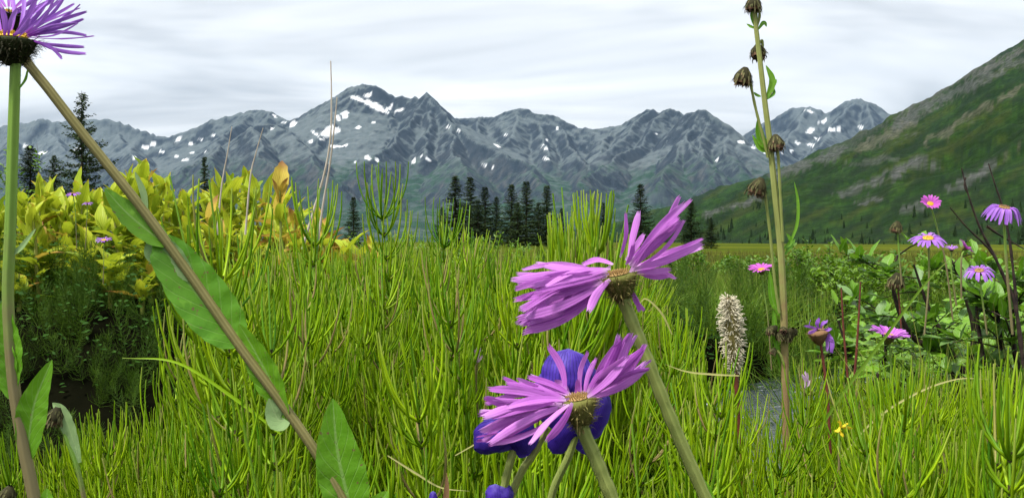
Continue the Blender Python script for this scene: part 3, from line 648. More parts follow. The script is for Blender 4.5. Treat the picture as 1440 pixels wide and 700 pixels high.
# the rest of the stand
rs = random.Random(8)
mats = [[] for _ in LOW]
for q, d, zt in spots(120, 255, 945, .7, 2.25, rs, .28, .47)+spots(30, 100, 330, .66, 1.02, rs, .22, .34)+spots(36, 935, 1480, .7, 1.3, rs, .22, .38):
    x = (q-720)/F*d; s_ = min(max((zt-gzf(x, d))/.5, .5), 1.05)
    mats[rs.randrange(len(LOW))].append(Matrix.Translation((x, d, zt-.5*s_)) @ Matrix.Rotation(rs.gauss(0, .14), 4, 'X') @ Matrix.Rotation(rs.gauss(0, .14), 4, 'Y') @ Matrix.Rotation(rs.random()*6.28, 4, 'Z') @ Matrix.Scale(s_, 4))
V, Fq, A = join([replicate(a, m) for a, m in zip(LOW, mats) if m])
tag(obj('horsetail_stand', np_mesh('horsetail_stand', V, Fq, A), M_horse), 'dense stand of thin green horsetail branches filling the clumps', kind='stuff')

# ------------------------------------------------------------------ undergrowth on the far bank
LOW2 = []
for k in range(5):
    st, sh, wh = horsetail(230+k, 3, 2, .5, .2, 7, True, 1.2); LOW2.append(join([st.arrays()]+[w.arrays() for w in wh]))
mats = [[] for _ in LOW2]
for i in range(230):
    q = rs.uniform(-60, 560); d = rs.uniform(3.3, 4.3); x = (q-720)/F*d; s_ = rs.uniform(.3, .6)
    mats[rs.randrange(len(LOW2))].append(Matrix.Translation((x, d, gzf(x, d)-.02)) @ Matrix.Rotation(rs.gauss(0, .25), 4, 'X') @ Matrix.Rotation(rs.gauss(0, .25), 4, 'Y') @ Matrix.Rotation(rs.random()*6.28, 4, 'Z') @ Matrix.Diagonal((s_*1.5, s_*1.5, s_, 1)))
for i in range(90):
    q = rs.uniform(-60, 400); d = rs.uniform(2.2, 3.4); x = (q-720)/F*d; s_ = rs.uniform(.22, .40)
    mats[rs.randrange(len(LOW2))].append(Matrix.Translation((x, d, gzf(x, d)-.02)) @ Matrix.Rotation(rs.gauss(0, .3), 4, 'X') @ Matrix.Rotation(rs.gauss(0, .3), 4, 'Y') @ Matrix.Rotation(rs.random()*6.28, 4, 'Z') @ Matrix.Diagonal((s_*2, s_*2, s_, 1)))
for i in range(80):
    q = rs.uniform(860, 1500); x0 = float(bank_y(q)); d = x0+rs.uniform(.0, .8); x = (q-720)/F*d; s_ = rs.uniform(.3, .6)
    mats[rs.randrange(len(LOW2))].append(Matrix.Translation((x, d, gzf(x, d)-.02)) @ Matrix.Rotation(rs.gauss(.45, .3), 4, 'X') @ Matrix.Rotation(rs.gauss(0, .3), 4, 'Y') @ Matrix.Rotation(rs.random()*6.28, 4, 'Z') @ Matrix.Diagonal((s_*1.8, s_*1.8, s_, 1)))
for i in range(120):
    q = rs.uniform(760, 1130); d = rs.uniform(4.5, 7.5); x = (q-720)/F*d; s_ = rs.uniform(.45, .8)
    mats[rs.randrange(len(LOW2))].append(Matrix.Translation((x, d, gzf(x, d)-.02)) @ Matrix.Rotation(rs.gauss(0, .25), 4, 'X') @ Matrix.Rotation(rs.gauss(0, .25), 4, 'Y') @ Matrix.Rotation(rs.random()*6.28, 4, 'Z') @ Matrix.Diagonal((s_*1.7, s_*1.7, s_, 1)))
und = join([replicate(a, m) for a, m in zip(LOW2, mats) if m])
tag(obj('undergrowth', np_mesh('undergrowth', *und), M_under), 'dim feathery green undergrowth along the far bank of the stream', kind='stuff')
def leaf_cloud(n, q0, q1, d0, d1, h0, h1, ln, wd, up=.3):
    q = NR.uniform(q0, q1, n); d = NR.uniform(d0, d1, n); x = (q-720)/F*d
    z = gz(x, d)+NR.uniform(h0, h1, n)
    an = NR.uniform(0, 6.283, n)
    return leaves_np(np.stack([x, d, z], -1), np.stack([np.cos(an), np.sin(an), NR.uniform(-.3, .6, n)], -1), np.stack([NR.normal(0, .4, n), NR.normal(0, .4, n)-.25, np.ones(n)], -1), NR.uniform(.7, 1.2, n)*ln, NR.uniform(.7, 1.2, n)*wd)
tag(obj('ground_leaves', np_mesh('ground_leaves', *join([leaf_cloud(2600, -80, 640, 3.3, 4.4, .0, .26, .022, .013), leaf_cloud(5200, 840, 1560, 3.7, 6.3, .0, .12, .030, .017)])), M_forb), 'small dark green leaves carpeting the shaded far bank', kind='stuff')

# bank grass, right and centre
def grass(n, q0, q1, d0, d1, h, w, lean=.5, tuft=0, seg=3):
    q = NR.uniform(q0, q1, n); d = np.sqrt(NR.uniform(d0**2, d1**2, n)) if not tuft else None
    if tuft:
        k = max(1, n//tuft); tq, td = NR.uniform(q0, q1, k), np.sqrt(NR.uniform(d0**2, d1**2, k)); ii = NR.integers(0, k, n)
        d = td[ii]+NR.normal(0, .035, n); x = (tq[ii]-720)/F*td[ii]+NR.normal(0, .035, n)
    else: x = (q-720)/F*d
    return blades_np(np.stack([x, d, gz(x, d)-.01], -1), NR.uniform(.55, 1.15, n)*h, NR.uniform(.7, 1.2, n)*w, np.abs(NR.normal(0, lean, n)), NR.uniform(0, 6.283, n), seg)
g1 = join([grass(9000, 640, 1130, 4.9, 9.0, .26, .004, .55, 40), grass(1500, 760, 1150, 4.9, 5.6, .30, .005, .9, 50), grass(5000, 1050, 1700, 5.2, 9, .22, .005, .5, 30)])
tag(obj('bank_grass', np_mesh('bank_grass', *g1), M_grass), 'fine arching green grass on the far bank of the stream', kind='stuff')
g2 = join([grass(9000, 380, 1500, 8, 16, .16, .006, .5), grass(9000, 300, 1600, 14, 40, .22, .014, .5)])
tag(obj('meadow_grass', np_mesh('meadow_grass', *g2), M_mgrass), 'olive and straw coloured grass of the flat meadow', kind='stuff')
g3 = join([grass(1500, 1040, 1560, 1.5, 2.7, .30, .0035, .45, 25), grass(700, 1250, 1560, 1.0, 2.0, .34, .0035, .5, 14)])
tag(obj('stream_edge_grass', np_mesh('stream_edge_grass', *g3), M_grass), 'loose green grass blades among the willow stems at right', kind='stuff')

# ------------------------------------------------------------------ yellow false hellebores on the left bank
def hleaf(seed, L=.22, W=.036, bend=.5, up=1.):
    r = random.Random(seed); mb = MB(); N = 9; pts, wd = [], []
    for i in range(N):
        t_ = i/(N-1); pts.append((L*bend*(t_**1.7), r.gauss(0, .0025), L*up*(t_-.28*bend*t_**2.6)))
        wd.append(W*(math.sin(math.pi*min(1, (.06+t_*.94))**.8)**.85)*(1-.15*t_)+.0006)
    mb.blade(pts, wd, (-1, 0, .3), 10, .42, .5, .10, 4.5, .10); return mb.mesh('leaf')
HL = [hleaf(300+k, R.uniform(.14, .20), R.uniform(.026, .040), [.2, .45, .7, .95, 1.15][k % 5], [1.05, 1, .9, .75, .55][k % 5]) for k in range(15)]
HLm = []
for k, me in enumerate(HL):
    row = []
    for m in (M_helle, M_helleb, M_helleg):
        c = me.copy(); c.materials.clear(); c.materials.append(m); row.append(c)
    HLm.append(row)
hst = MB(); hst.tube([(0, 0, -.05), (.004, 0, .25), (0, .004, .5), (0, 0, .72)], [.009, .008, .006, .003], 6); hst = hst.mesh('stem')
def hellebore(q, d, top, label, group, nl, first=None):
    x = (q-720)/F*d; z0 = gzf(x, d); h = max(.25, CZ-(top-HY)/F*d-z0)
    t_ = thing('false_hellebore', label, 'hellebore', (x, d, z0), group); t_.rotation_euler = (R.gauss(0, .07), R.gauss(0, .07), R.random()*6.28)
    so = obj('stem', hst, M_hells, t_); so.scale = (1, 1, max(.2, (h-.14)/.72))
    for i in range(nl):
        f = (i+.5)/nl; zz = .10*h+(h-.22)*f**.8
        kind = R.choice([0, 1, 1, 2]) if f > .8 else (R.choice([1, 2, 3]) if f > .5 else R.choice([2, 3, 3, 4]))
        k = kind+5*R.randrange(3); rr_ = R.random()
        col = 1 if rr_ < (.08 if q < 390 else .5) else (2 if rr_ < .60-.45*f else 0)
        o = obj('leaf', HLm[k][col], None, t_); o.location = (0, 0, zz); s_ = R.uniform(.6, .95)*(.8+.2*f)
        o.scale = (s_, s_*R.uniform(.85, 1.15), s_); o.rotation_euler = (R.gauss(0, .12), R.gauss(0, .15), i*2.4+R.gauss(0, .4))
hrow = lambda q: float(np.interp(q, [-80, 0, 55, 75, 110, 150, 190, 230, 260, 300, 350, 390, 410, 440, 480, 530, 600], [240, 240, 205, 225, 222, 228, 190, 205, 238, 215, 208, 212, 262, 272, 300, 318, 340]))
for i, q in enumerate([-30, -8, 5, 28, 45, 54, 66, 78, 92, 106, 120, 134, 148, 160, 172, 184, 196, 208, 218, 230, 242, 256, 268, 282, 294, 308, 320, 334, 346, 358, 370, 384, 402, 430, 455, 480, 505, 525]):
    hellebore(q, R.uniform(4.3, 4.9), hrow(q)+R.uniform(6, 22), 'yellowing false hellebore whose pointed top leaves stand up along the upper edge of the patch', 'hellebores along the top of the patch', R.randint(13, 16))
for i in range(16):
    q = 395+i*9.5; hellebore(q, R.uniform(3.75, 4.4), hrow(q)-R.uniform(-6, 14), 'browning golden hellebore at the right-hand end of the patch behind the horsetails', 'browning hellebores at the right end', R.randint(10, 13))
for i in range(130):
    q = R.uniform(-60, 500); d = R.uniform(3.9, 5.2) if i < 92 else R.uniform(3.7, 4.2)
    hellebore(q, d, hrow(q)+(R.uniform(15, 85) if i < 92 else R.uniform(70, 135))*(4.5/d), 'yellow-green false hellebore with broad pleated leaves deep in the crowded patch', 'hellebores inside the patch', R.randint(9, 12))

# ------------------------------------------------------------------ shrubs
def scatter_shrub(name, label, cat, q, d, w, h, nleaf, ln, wd, mat, group=None, dep=None, seed=0):
    r = random.Random(seed); x = (q-720)/F*d; z0 = gzf(x, d); t_ = thing(name, label, cat, (x, d, z0), group)
    br = MB(); pos, dr, nm = [], [], []; nb = 26
    for b in range(nb):
        an = r.random()*6.28; rad = w*.5*math.sqrt(r.random()); tx, ty = math.cos(an)*rad, math.sin(an)*rad*(dep or .7)
        th = h*r.uniform(.6, 1.05)*(1-.35*(rad/(w*.5))**2)
        pts = [(tx*.25, ty*.25, -.02), (tx*.7, ty*.7, th*.45), (tx+r.gauss(0, .02), ty, th)]
        br.tube(cr(pts, 4), lerpl(.005, .001, 9), 4)
        c = cr(pts, 8)
        for k in range(nleaf//nb):
            f = r.random()**.6; p = c[int(f*(len(c)-1))]; a2 = r.random()*6.28
            pos.append((p.x+r.gauss(0, .02), p.y+r.gauss(0, .02), p.z+r.gauss(0, .02))); dr.append((math.cos(a2), math.sin(a2), r.uniform(-.1, 1.1))); nm.append((r.gauss(0, .5), r.gauss(0, .5), 1))
    br.build('branches', M_twig, t_, origin=(0, 0, 0))
    n = len(pos); V, Fq, A = leaves_np(np.array(pos), np.array(dr), np.array(nm), NR.uniform(.7, 1.2, n)*ln, NR.uniform(.7, 1.2, n)*wd)
    fo = obj('foliage', np_mesh('foliage', V, Fq, A), mat, t_); fo['kind'] = 'stuff'
    return t_
for i, (q, d, w, h, l) in enumerate([(1150,8.0,.9,.46,'leafy green shrub on the far bank just right of the tall stalk'),(1215,7.6,.8,.42,'leafy green shrub on the far bank, rightmost of the low pair'),(1110,9.5,.9,.42,'green shrub at the meadow edge directly behind the tall stalk'),(965,11,1.1,.38,'low shrub at the meadow edge right of the upper purple flower'),(1290,7.2,.9,.42,'green shrub behind the willow and purple daisies'),(1400,6.9,1.1,.40,'green shrub at the right edge behind the bare dark twigs'),(1040,12,.8,.32,'small shrub at the meadow edge between spike and spruce'),(1185,6.6,.9,.32,'low dark shrub overhanging the stream'),(560,9,1.6,.42,'brownish green shrub beyond the horsetails, right of the hellebores'),(690,10,1.8,.44,'low shrub beyond the horsetails in front of the spruce clump'),(60,7.5,1.8,.95,'dark leafy shrub behind the hellebores at far left')]):
    scatter_shrub('leafy_shrub', l, 'shrub', q, d, w, h, 1900, .042, .018, M_shrub, 'shrubs beyond the stream', seed=400+i)

wl_mesh = []
for k in range(6):
    r_ = random.Random(500+k); mb = MB(); L, W = r_.uniform(.036, .050), r_.uniform(.0075, .0105); N = 8
    bd = r_.uniform(-.1, .5)
    mb.blade([(0, 0, 0)]+[(L*t_, r_.gauss(0, .0006), -L*bd*.35*t_*t_) for t_ in [i/(N-1) for i in range(1, N)]], [W*math.sin(math.pi*(.05+.93*(i/(N-1))**1.05))+.0003 for i in range(N)], (0, 0, 1), 4, .30, .5, 0, 4, .08)
    a_ = mb.mesh('leaf'); a_.materials.append(M_willow if k % 3 else M_willowd); wl_mesh.append(a_)
def willow(label, root, limbs, nleaf, seed, spread=.045):
    r = random.Random(seed); base = P(*root); base.z = gzf(base.x, base.y); t_ = thing('willow_shrub', label, 'willow', base)
    br = MB(); tips = []
    for l in limbs:
        pts = [base]+px_pts(l, root[2]); c = cr(pts, 6); br.tube(c, lerpl(.0075, .0016, len(c)), 6); tips.append(c)
        for k in range(7):
            p = c[r.randint(len(c)//3, len(c)-1)]; v = Vector((r.gauss(0, 1), r.gauss(0, .8), r.uniform(-.3, 1.0))).normalized()*r.uniform(.04, .10)
            cc = cr([p, p+v*.5+Vector((0, 0, .004)), p+v], 4); br.tube(cc, lerpl(.0018, .0007, len(cc)), 4); tips.append(cc); tips.append(cc)
    br.build('branches', M_twig, t_)
    for k in range(nleaf):
        c = r.choice(tips); p = c[r.randint(len(c)//3, len(c)-1)]; o = obj('leaf', wl_mesh[r.randrange(6)], None, t_)
        o.location = p-base; an = r.random()*6.28; el = r.uniform(-.2, 1.25)
        o.rotation_euler = Vector((math.cos(an)*math.cos(el), math.sin(an)*math.cos(el), math.sin(el))).to_track_quat('X', 'Z').to_euler()
        s_ = r.uniform(.6, 1.1); o.scale = (s_, s_, s_)
tag(obj('willow_undergrowth', np_mesh('willow_undergrowth', *leaf_cloud(2200, 1190, 1600, 1.7, 3.0, .0, .30, .040, .020)), M_willow), 'mass of small green leaves filling the bank beneath the willows', kind='stuff')
willow('green willow shrub with a thick dark stem at right centre', (1385, 600, 1.75), [[(1362,545),(1335,490),(1305,430),(1285,372)],[(1360,545),(1370,470),(1352,400),(1338,365)],[(1340,520),(1280,470),(1255,400),(1262,360)],[(1395,560),(1405,470),(1385,395)]], 270, 1)
willow('lower green willow shrub left of the thick dark stem', (1230, 620, 1.95), [[(1215,560),(1195,500),(1178,450)],[(1225,560),(1245,500),(1240,440)],[(1235,570),(1290,520),(1300,475)],[(1215,580),(1165,540),(1150,500)]], 220, 2)
willow('green willow shrub at the right edge beneath the bare twigs', (1450, 640, 1.6), [[(1440,560),(1425,480),(1428,385)],[(1445,560),(1455,470),(1446,372)],[(1430,590),(1390,530),(1376,460),(1372,410)],[(1436,570),(1410,490),(1402,420)]], 290, 3)

# ------------------------------------------------------------------ fleabanes (purple daisies)
def hairs(mb, c, rad, n, ln, r):
    for k in range(n):
        i = r.randint(0, len(c)-2); p = c[i].lerp(c[i+1], r.random()); t_ = (c[i+1]-c[i]).normalized()
        v = Vector((r.gauss(0, 1), r.gauss(0, 1), r.gauss(0, 1))); v = (v-t_*v.dot(t_)).normalized()
        e_ = p+v*(rad+ln*r.uniform(.5, 1.2))+t_*ln*r.uniform(-.3, .5)
        mb.tube([p+v*rad*.9, e_], [.00009, .00003], 3)
def make_stem(par, l, d, rad, mat, seed=0, hair=140, name='stem', hl=.0007):
    c = cr(px_pts(l, d), 6); mb = MB(); r = random.Random(seed)
    rd_ = [rad*(1+.06*math.sin(i*1.9+seed)+.04*math.sin(i*4.1)) for i in range(len(c))] if isinstance(rad, float) else [rad[0]+(rad[1]-rad[0])*i/(len(c)-1) for i in range(len(c))]
    mb.tube(c, rd_, 9); hairs(mb, c, rd_[0], hair, hl, r)
    return mb.build(name, mat, par), c
def make_leaf(par, l, d, wid, mat, nrm=(0, -1, .35), fold=.25, wave=.07, seed=0, name='leaf', N=14, shape=1., jag=.03):
    """l: base -> tip in photo directions; wid: full width in photo pixels"""
    r = random.Random(seed); c = cr(px_pts(l, d), 6); n = len(c); mb = MB(); W = wid*.5/F*d
    wd = [W*(math.sin(math.pi*(.05+.95*(i/(n-1))**shape))**.72)*(1+jag*math.sin(i*2.3+seed)+r.gauss(0, .02))+.0002 for i in range(n)]
    mb.blade(c, wd, nrm, 8, fold, .2+.6*r.random(), 0, 4, wave)
    return mb.build(name, mat, par)
def petal_geo(b, t_, w, d, roll, r, bow=.12, curlz=.0, n=9):
    """ray floret from base point to tip point (world), w = full width in m"""
    b, t_ = Vector(b), Vector(t_); ax = t_-b; L = ax.length
    side = ax.cross(Vector((0, -1, 0))).normalized()
    nr = Vector((0, -1, 0))*math.cos(roll)+side*math.sin(roll)
    k = r.uniform(-1, 1)*bow*L; kk = r.uniform(-.6, .6)*bow*L
    pts, wd = [], []
    for i in range(n):
        q = i/(n-1); pts.append(b+ax*q+side*k*math.sin(math.pi*q)+Vector((0, -1, 0))*kk*math.sin(math.pi*q)+Vector((0, 0, 1))*curlz*L*q*q)
        prof = (.38+.62*min(1, q/.55)**.8) if q < .55 else (1-.10*((q-.55)/.45)**2)
        wd.append(w*.40*prof)
    wd[-1] = w*.24; wd[-2] *= .93
    mb = MB(); mb.blade(pts, wd, nr, 6, .0, r.random(), .07, 3, .12, r.choice([-1, 1])*r.uniform(.0, .32))
    # toothed tip: every other edge vertex reaches farther
    a = ax.normalized()
    for j in range(7): mb.v[-7+j] = mb.v[-7+j]+a*(w*r.uniform(.18, .42) if j in (1, 3, 5) else -w*.14)
    return mb
def involucre(par, c, axis, rad, hgt, mat, bmat, r, nb=60, bl=.5, back=.0):
    """cup under the rays, with narrow bracts; returns the flower_head part"""
    c, ax = Vector(c), Vector(axis).normalized(); mb = MB()
    x = ax.orthogonal().normalized(); y = ax.cross(x); rows, att = [], []
    for i in range(7):
        q = i/6; k = rad*(.26+.74*q**.75)*(1+.06*math.sin(q*3)); z = -hgt*1.25*(1-q)
        rows.append([c+ax*z+(x*math.cos(6.2832*j/16)+y*math.sin(6.2832*j/16))*k*(1+.03*math.sin(j*5)) for j in range(17)]); att.append([(j/16, q, .5) for j in range(17)])
    rows.append([c+ax*rad*.12+(x*math.cos(6.2832*j/16)+y*math.sin(6.2832*j/16))*rad*.25 for j in range(17)]); att.append([(j/16, 1, .5) for j in range(17)])
    mb.grid(rows, att); hd = mb.build('flower_head', mat, par)
    bm = MB()
    for k in range(nb):
        an = r.random()*6.2832; q = r.uniform(.1, 1.); rr_ = rad*(.26+.74*q**.75)*(1+.06*math.sin(q*3))
        o_ = x*math.cos(an)+y*math.sin(an); p = c-ax*hgt*1.25*(1-q)+o_*rr_
        tip = p+(ax*r.uniform(.25, .9)+o_*r.uniform(.25, .9)-ax*back*r.random()*1.6).normalized()*rad*bl*r.uniform(.6, 1.2)
        m_ = p.lerp(tip, .5)+o_*rad*.06
        bm.blade([p, m_, tip], [rad*.032, rad*.030, rad*.006], o_, 2, .3, r.random())
    for k in range(nb*2):
        an = r.random()*6.2832; q = r.random(); rr_ = rad*(.26+.74*q**.75); o_ = x*math.cos(an)+y*math.sin(an); p = c-ax*hgt*1.25*(1-q)+o_*rr_
        bm.tube([p, p+(o_+Vector((r.gauss(0, .5), r.gauss(0, .5), r.gauss(0, .5)))).normalized()*rad*r.uniform(.12, .30)], [rad*.011, rad*.005], 3)
    bo = bm.build('bracts', bmat, hd); bo['kind'] = 'stuff'
    return hd
def disc(par, c, axis, rad, mat, r, n=90, hgt=.35):
    c, ax = Vector(c), Vector(axis).normalized(); x = ax.orthogonal().normalized(); y = ax.cross(x); mb = MB()
    mb.dome(c, ax, rad, rad*hgt*.6, 12, 3)
    for k in range(n):
        q = math.sqrt((k+.5)/n); an = k*2.39996; o_ = x*math.cos(an)+y*math.sin(an)
        p = c+o_*rad*q*.96+ax*rad*hgt*.55*math.sqrt(max(0, 1-q*q)); e_ = p+(ax+o_*q*.6).normalized()*rad*r.uniform(.14, .30)
        mb.tube([p, p.lerp(e_, .7), e_], [rad*.045, rad*.055, rad*.02], 4)
    return mb.build('disc', mat, par)

def hero(name_label, stem_l, d, rad, smat, head, axis, hr, hh, petals, leaves, pm, dm, im, bm, seed, discpos=None, leafmat=None, dr_=.62, back=0., hair=160, bl=.5):
    r = random.Random(seed); base = P(*stem_l[-1][:2], stem_l[-1][2] if len(stem_l[-1]) > 2 else d)
    t_ = thing('fleabane', name_label, 'fleabane', base)
    make_stem(t_, stem_l, d, rad, smat, seed, hair)
    for i, (l, w, m, kw) in enumerate(leaves): make_leaf(t_, l, d, w, m, seed=seed*10+i, **kw)
    c = P(*head, d); hd = involucre(t_, c, axis, hr, hh, im, bm, r, 240, bl, back)
    disc(hd, c+Vector(axis).normalized()*hr*.12 if discpos is None else discpos, axis, hr*dr_, dm, r)
    for (bx_, by_, tx, ty, w, db, dt, roll, cz) in petals:
        mb = petal_geo(P(bx_, by_, d+db), P(tx, ty, d+dt), w/F*d, d, roll+r.gauss(0, .25), r, .11, cz); mb.build('petal', pm, hd)
    return t_
rp = random.Random(77)
def jit(lst, k, spread=8., dspread=.006):
    """fills a bunch of rays out with near neighbours"""
    out = []
    for p in lst:
        out.append(p)
        for i in range(k):
            out.append((p[0]+rp.gauss(0, 3), p[1]+rp.gauss(0, 3), p[2]+rp.gauss(0, spread), p[3]+rp.gauss(0, spread), p[4]*rp.uniform(.5, .95), p[5]+rp.uniform(0, dspread), p[6]+rp.uniform(-dspread*.3, dspread*1.4), p[7]+rp.gauss(0, .35), p[8]))
    return out
D1 = .36
pet1 = [(842,379,756,370,14,.002,.004,.5,0),(848,392,727,392,15,.0,-.002,.2,0),(846,394,726,421,15,-.002,-.006,.1,0),(848,396,733,433,15,-.003,-.008,-.2,0),(846,400,731,447,17,-.003,-.008,.1,0),(848,402,744,455,17,-.002,-.006,.3,0),(852,388,752,402,12,-.004,-.006,-.4,0),(850,384,738,399,13,.0,.002,.3,0),
        (856,378,765,410,12,-.005,-.010,.5,.02),(858,393,829,436,15,-.006,-.012,.2,0),(872,362,880,301,11,.004,.010,.3,0),(884,362,898,299,13,.002,.004,-.3,0),
        (888,373,962,287,15,-.001,-.004,-.2,0),(890,376,957,312,14,-.002,-.006,.2,0),(886,374,948,319,13,-.003,-.007,.4,0),(892,378,986,343,14,-.001,-.002,.1,0),(892,380,975,347,14,.0,.004,-.3,0),(896,382,941,379,12,.0,.006,.2,0),(884,368,935,322,12,.002,.01,.3,0),
        (888,404,906,436,9,.003,.008,.2,0),(884,404,899,438,8,.002,.006,-.2,0),(862,372,820,372,12,.006,.02,.4,0),(880,366,905,330,11,.008,.02,.2,0),(880,372,890,345,9,-.002,-.004,.4,0)]
pet1 = pet1[:1]+jit(pet1[1:9], 4, 7)+pet1[9:12]+jit(pet1[12:19], 2, 5)+pet1[19:]
hero('violet fleabane with swept-back petals on a leaning stem, upper of two', [(874,412),(884,440),(905,492),(935,568),(962,632),(992,700),(1030,790)], D1, .00235, M_stem, (869,388), (-.20, -.10, .95), .0066, .0080, pet1,
     [([(1000,740),(996,710),(988,672)], 22, M_leaf, {})], M_petal, M_discb, M_inv, M_bract, 1, None, back=.5, bl=.55)
D2 = .345
pet2 = [(795,552,772,488,13,.004,.008,.2,0),(800,556,748,530,13,.002,.006,.4,.03),(794,560,738,538,16,.0,.002,.3,0),(790,562,718,543,15,-.001,-.004,.1,0),(788,564,690,547,15,-.002,-.006,.2,0),(788,566,684,560,15,-.003,-.008,-.2,0),(790,568,681,586,16,-.004,-.010,.1,0),(792,570,681,607,16,-.004,-.010,-.1,0),(794,570,690,622,15,-.004,-.010,.3,0),(796,562,715,572,14,-.005,-.011,.1,0),(800,568,746,622,14,-.006,-.013,.4,0),(805,566,770,618,15,-.007,-.014,.1,0),
        (818,556,826,496,10,.003,.006,.3,0),(822,556,838,505,10,.003,.008,-.3,0),(826,556,886,470,15,.0,-.002,.1,0),(828,557,873,478,14,.0,-.004,.3,0),(828,558,902,492,14,-.001,-.003,.2,0),(830,560,908,510,14,-.001,.002,-.2,0),(830,560,905,522,14,-.001,.0,.1,0),(826,558,880,505,14,-.003,-.006,-.3,0),(808,558,812,535,9,.003,.002,.3,0),(800,552,780,536,10,.006,.018,.2,0),(818,552,850,525,11,.006,.018,.2,0)]
pet2 = pet2[:1]+jit(pet2[1:10], 4, 7)+pet2[10:14]+jit(pet2[14:20], 2, 6)+pet2[20:]
hero('violet fleabane with swept-back petals right in front of the blue hooded flower', [(814,580),(820,605),(838,645),(862,702),(900,790)], D2, .00245, M_stem, (812,562), (-.16, -.10, .95), .0064, .0085, pet2, [], M_petal, M_discb, M_inv, M_bract, 2, None, back=.5, bl=.55)
# top left
D3 = .41
pet3 = [(40,48,121,24,9,-.002,-.004,.4,.05),(40,50,117,34,9,-.003,-.006,.2,.05),(38,52,121,50,9,.0,-.002,.3,.0),(44,56,120,73,10,-.002,-.004,.2,-.02),(48,58,87,83,8,-.004,-.008,.3,.0),(38,48,104,15,8,.002,.006,.5,.08),(36,46,91,2,8,.003,.008,.4,.05),(34,46,82,10,8,.0,.004,.3,.10),(32,46,73,-2,8,.004,.012,.3,.08),(30,48,67,8,9,-.003,-.004,-.2,.05),(26,48,58,22,9,-.006,-.010,.1,.08),(22,48,50,6,14,-.008,-.014,.2,.05),(18,50,42,30,13,-.010,-.016,.3,.05),(12,50,24,18,14,-.010,-.018,.0,.05),(6,50,3,15,14,-.010,-.018,.1,.05),(-4,52,-20,26,13,-.010,-.016,.2,.05),(-8,52,-50,30,10,-.006,-.010,.2,.05),(-10,52,-75,22,9,.0,.0,.3,.08),(-12,52,-80,36,9,.0,.0,.3,.05),(-10,50,-60,8,9,.004,.010,.3,.08),(2,44,-10,2,10,.010,.024,.3,.05),(16,44,14,-6,10,.010,.024,.3,.05),(26,44,34,-4,10,.008,.02,.3,.05),(38,50,108,40,8,-.003,-.005,.4,.06),(40,50,98,26,8,-.002,-.003,.4,.08)]
pet3 = [(*p[:4], p[4]*.72, *p[5:8], p[8]*1.6) for p in pet3]; pet3 = jit(pet3[:11], 1, 7)+pet3[11:]
lv = dict(nrm=(-.1, -1, .3))
hero('violet fleabane on an upright green stem at the top left corner', [(22,72),(21,110),(18,200),(14,330),(11,420),(18,530),(30,610),(46,690),(62,770)], D3, (.0021, .0026), M_stemg, (18,56), (.04, -.06, 1), .0095, .0085, pet3,
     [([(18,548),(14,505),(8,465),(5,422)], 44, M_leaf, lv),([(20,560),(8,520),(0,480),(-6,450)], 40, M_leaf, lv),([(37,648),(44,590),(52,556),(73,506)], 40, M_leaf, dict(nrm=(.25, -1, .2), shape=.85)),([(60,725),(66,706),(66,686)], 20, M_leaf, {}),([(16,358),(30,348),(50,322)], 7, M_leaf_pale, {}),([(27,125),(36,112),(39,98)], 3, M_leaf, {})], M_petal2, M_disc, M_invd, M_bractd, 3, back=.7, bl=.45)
D4 = .44
pet4 = [(12+math.cos(a)*14, 18-math.sin(a)*8, 12+math.cos(a)*70, 2-math.sin(a)*26-10, 9, 0., .012*math.sin(a), .3, .05) for a in [i*.31 for i in range(20)]]
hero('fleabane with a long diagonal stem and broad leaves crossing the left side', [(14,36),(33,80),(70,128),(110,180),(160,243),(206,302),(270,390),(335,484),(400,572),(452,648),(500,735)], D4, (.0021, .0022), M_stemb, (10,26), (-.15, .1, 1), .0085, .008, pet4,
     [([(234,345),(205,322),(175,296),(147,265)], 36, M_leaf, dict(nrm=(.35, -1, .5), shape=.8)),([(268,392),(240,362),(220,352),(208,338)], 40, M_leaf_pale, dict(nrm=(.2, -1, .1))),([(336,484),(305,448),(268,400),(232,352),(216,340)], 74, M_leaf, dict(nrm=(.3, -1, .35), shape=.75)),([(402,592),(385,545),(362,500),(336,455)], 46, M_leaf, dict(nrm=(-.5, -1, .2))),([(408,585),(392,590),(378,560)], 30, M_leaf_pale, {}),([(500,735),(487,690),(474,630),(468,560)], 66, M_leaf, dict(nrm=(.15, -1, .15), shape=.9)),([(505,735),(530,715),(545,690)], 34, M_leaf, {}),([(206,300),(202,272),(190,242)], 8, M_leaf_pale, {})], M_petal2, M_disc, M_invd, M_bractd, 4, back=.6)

# ------------------------------------------------------------------ blue monkshood-like flowers behind the lower fleabane
def sepal(par, c, axis, up, rx, rz, depth, mat, nm='sepal', wrap=1.0, seed=0):
    """a rounded, cupped sepal: a piece of a bowl facing -axis"""
    c, ax, up = Vector(c), Vector(axis).normalized(), Vector(up).normalized(); s_ = ax.cross(up).normalized(); up = s_.cross(ax)
    mb = MB(); rows, att = [], []; r = random.Random(seed); n = 12
    for i in range(n+1):
        q = i/n; v = -1+2*q; wv = math.sqrt(max(.0016, 1-abs(v)**2.3))
        rows.append([c+s_*(u*rx*wv)+up*(v*rz)+ax*(depth*(1-(u*wv)**2*wrap-(v*v)*.8))+ax*depth*(.05*math.sin(u*6+i)+.10*abs(u)*math.sin(i*1.9+seed)) for u in [-1+2*j/10 for j in range(11)]])
        att.append([(j/10, q, .3+.4*r.random()) for j in range(11)])
    mb.grid(rows, att); return mb.build(nm, mat, par)
DB = .40
t_ = thing('monkshood', 'deep blue hooded flower showing above and right of the lower violet fleabane', 'monkshood', P(770, 790, DB))
make_stem(t_, [(812,600),(800,640),(775,700),(770,790)], DB, .0016, M_stem, 21, 60)
u_ = F/DB
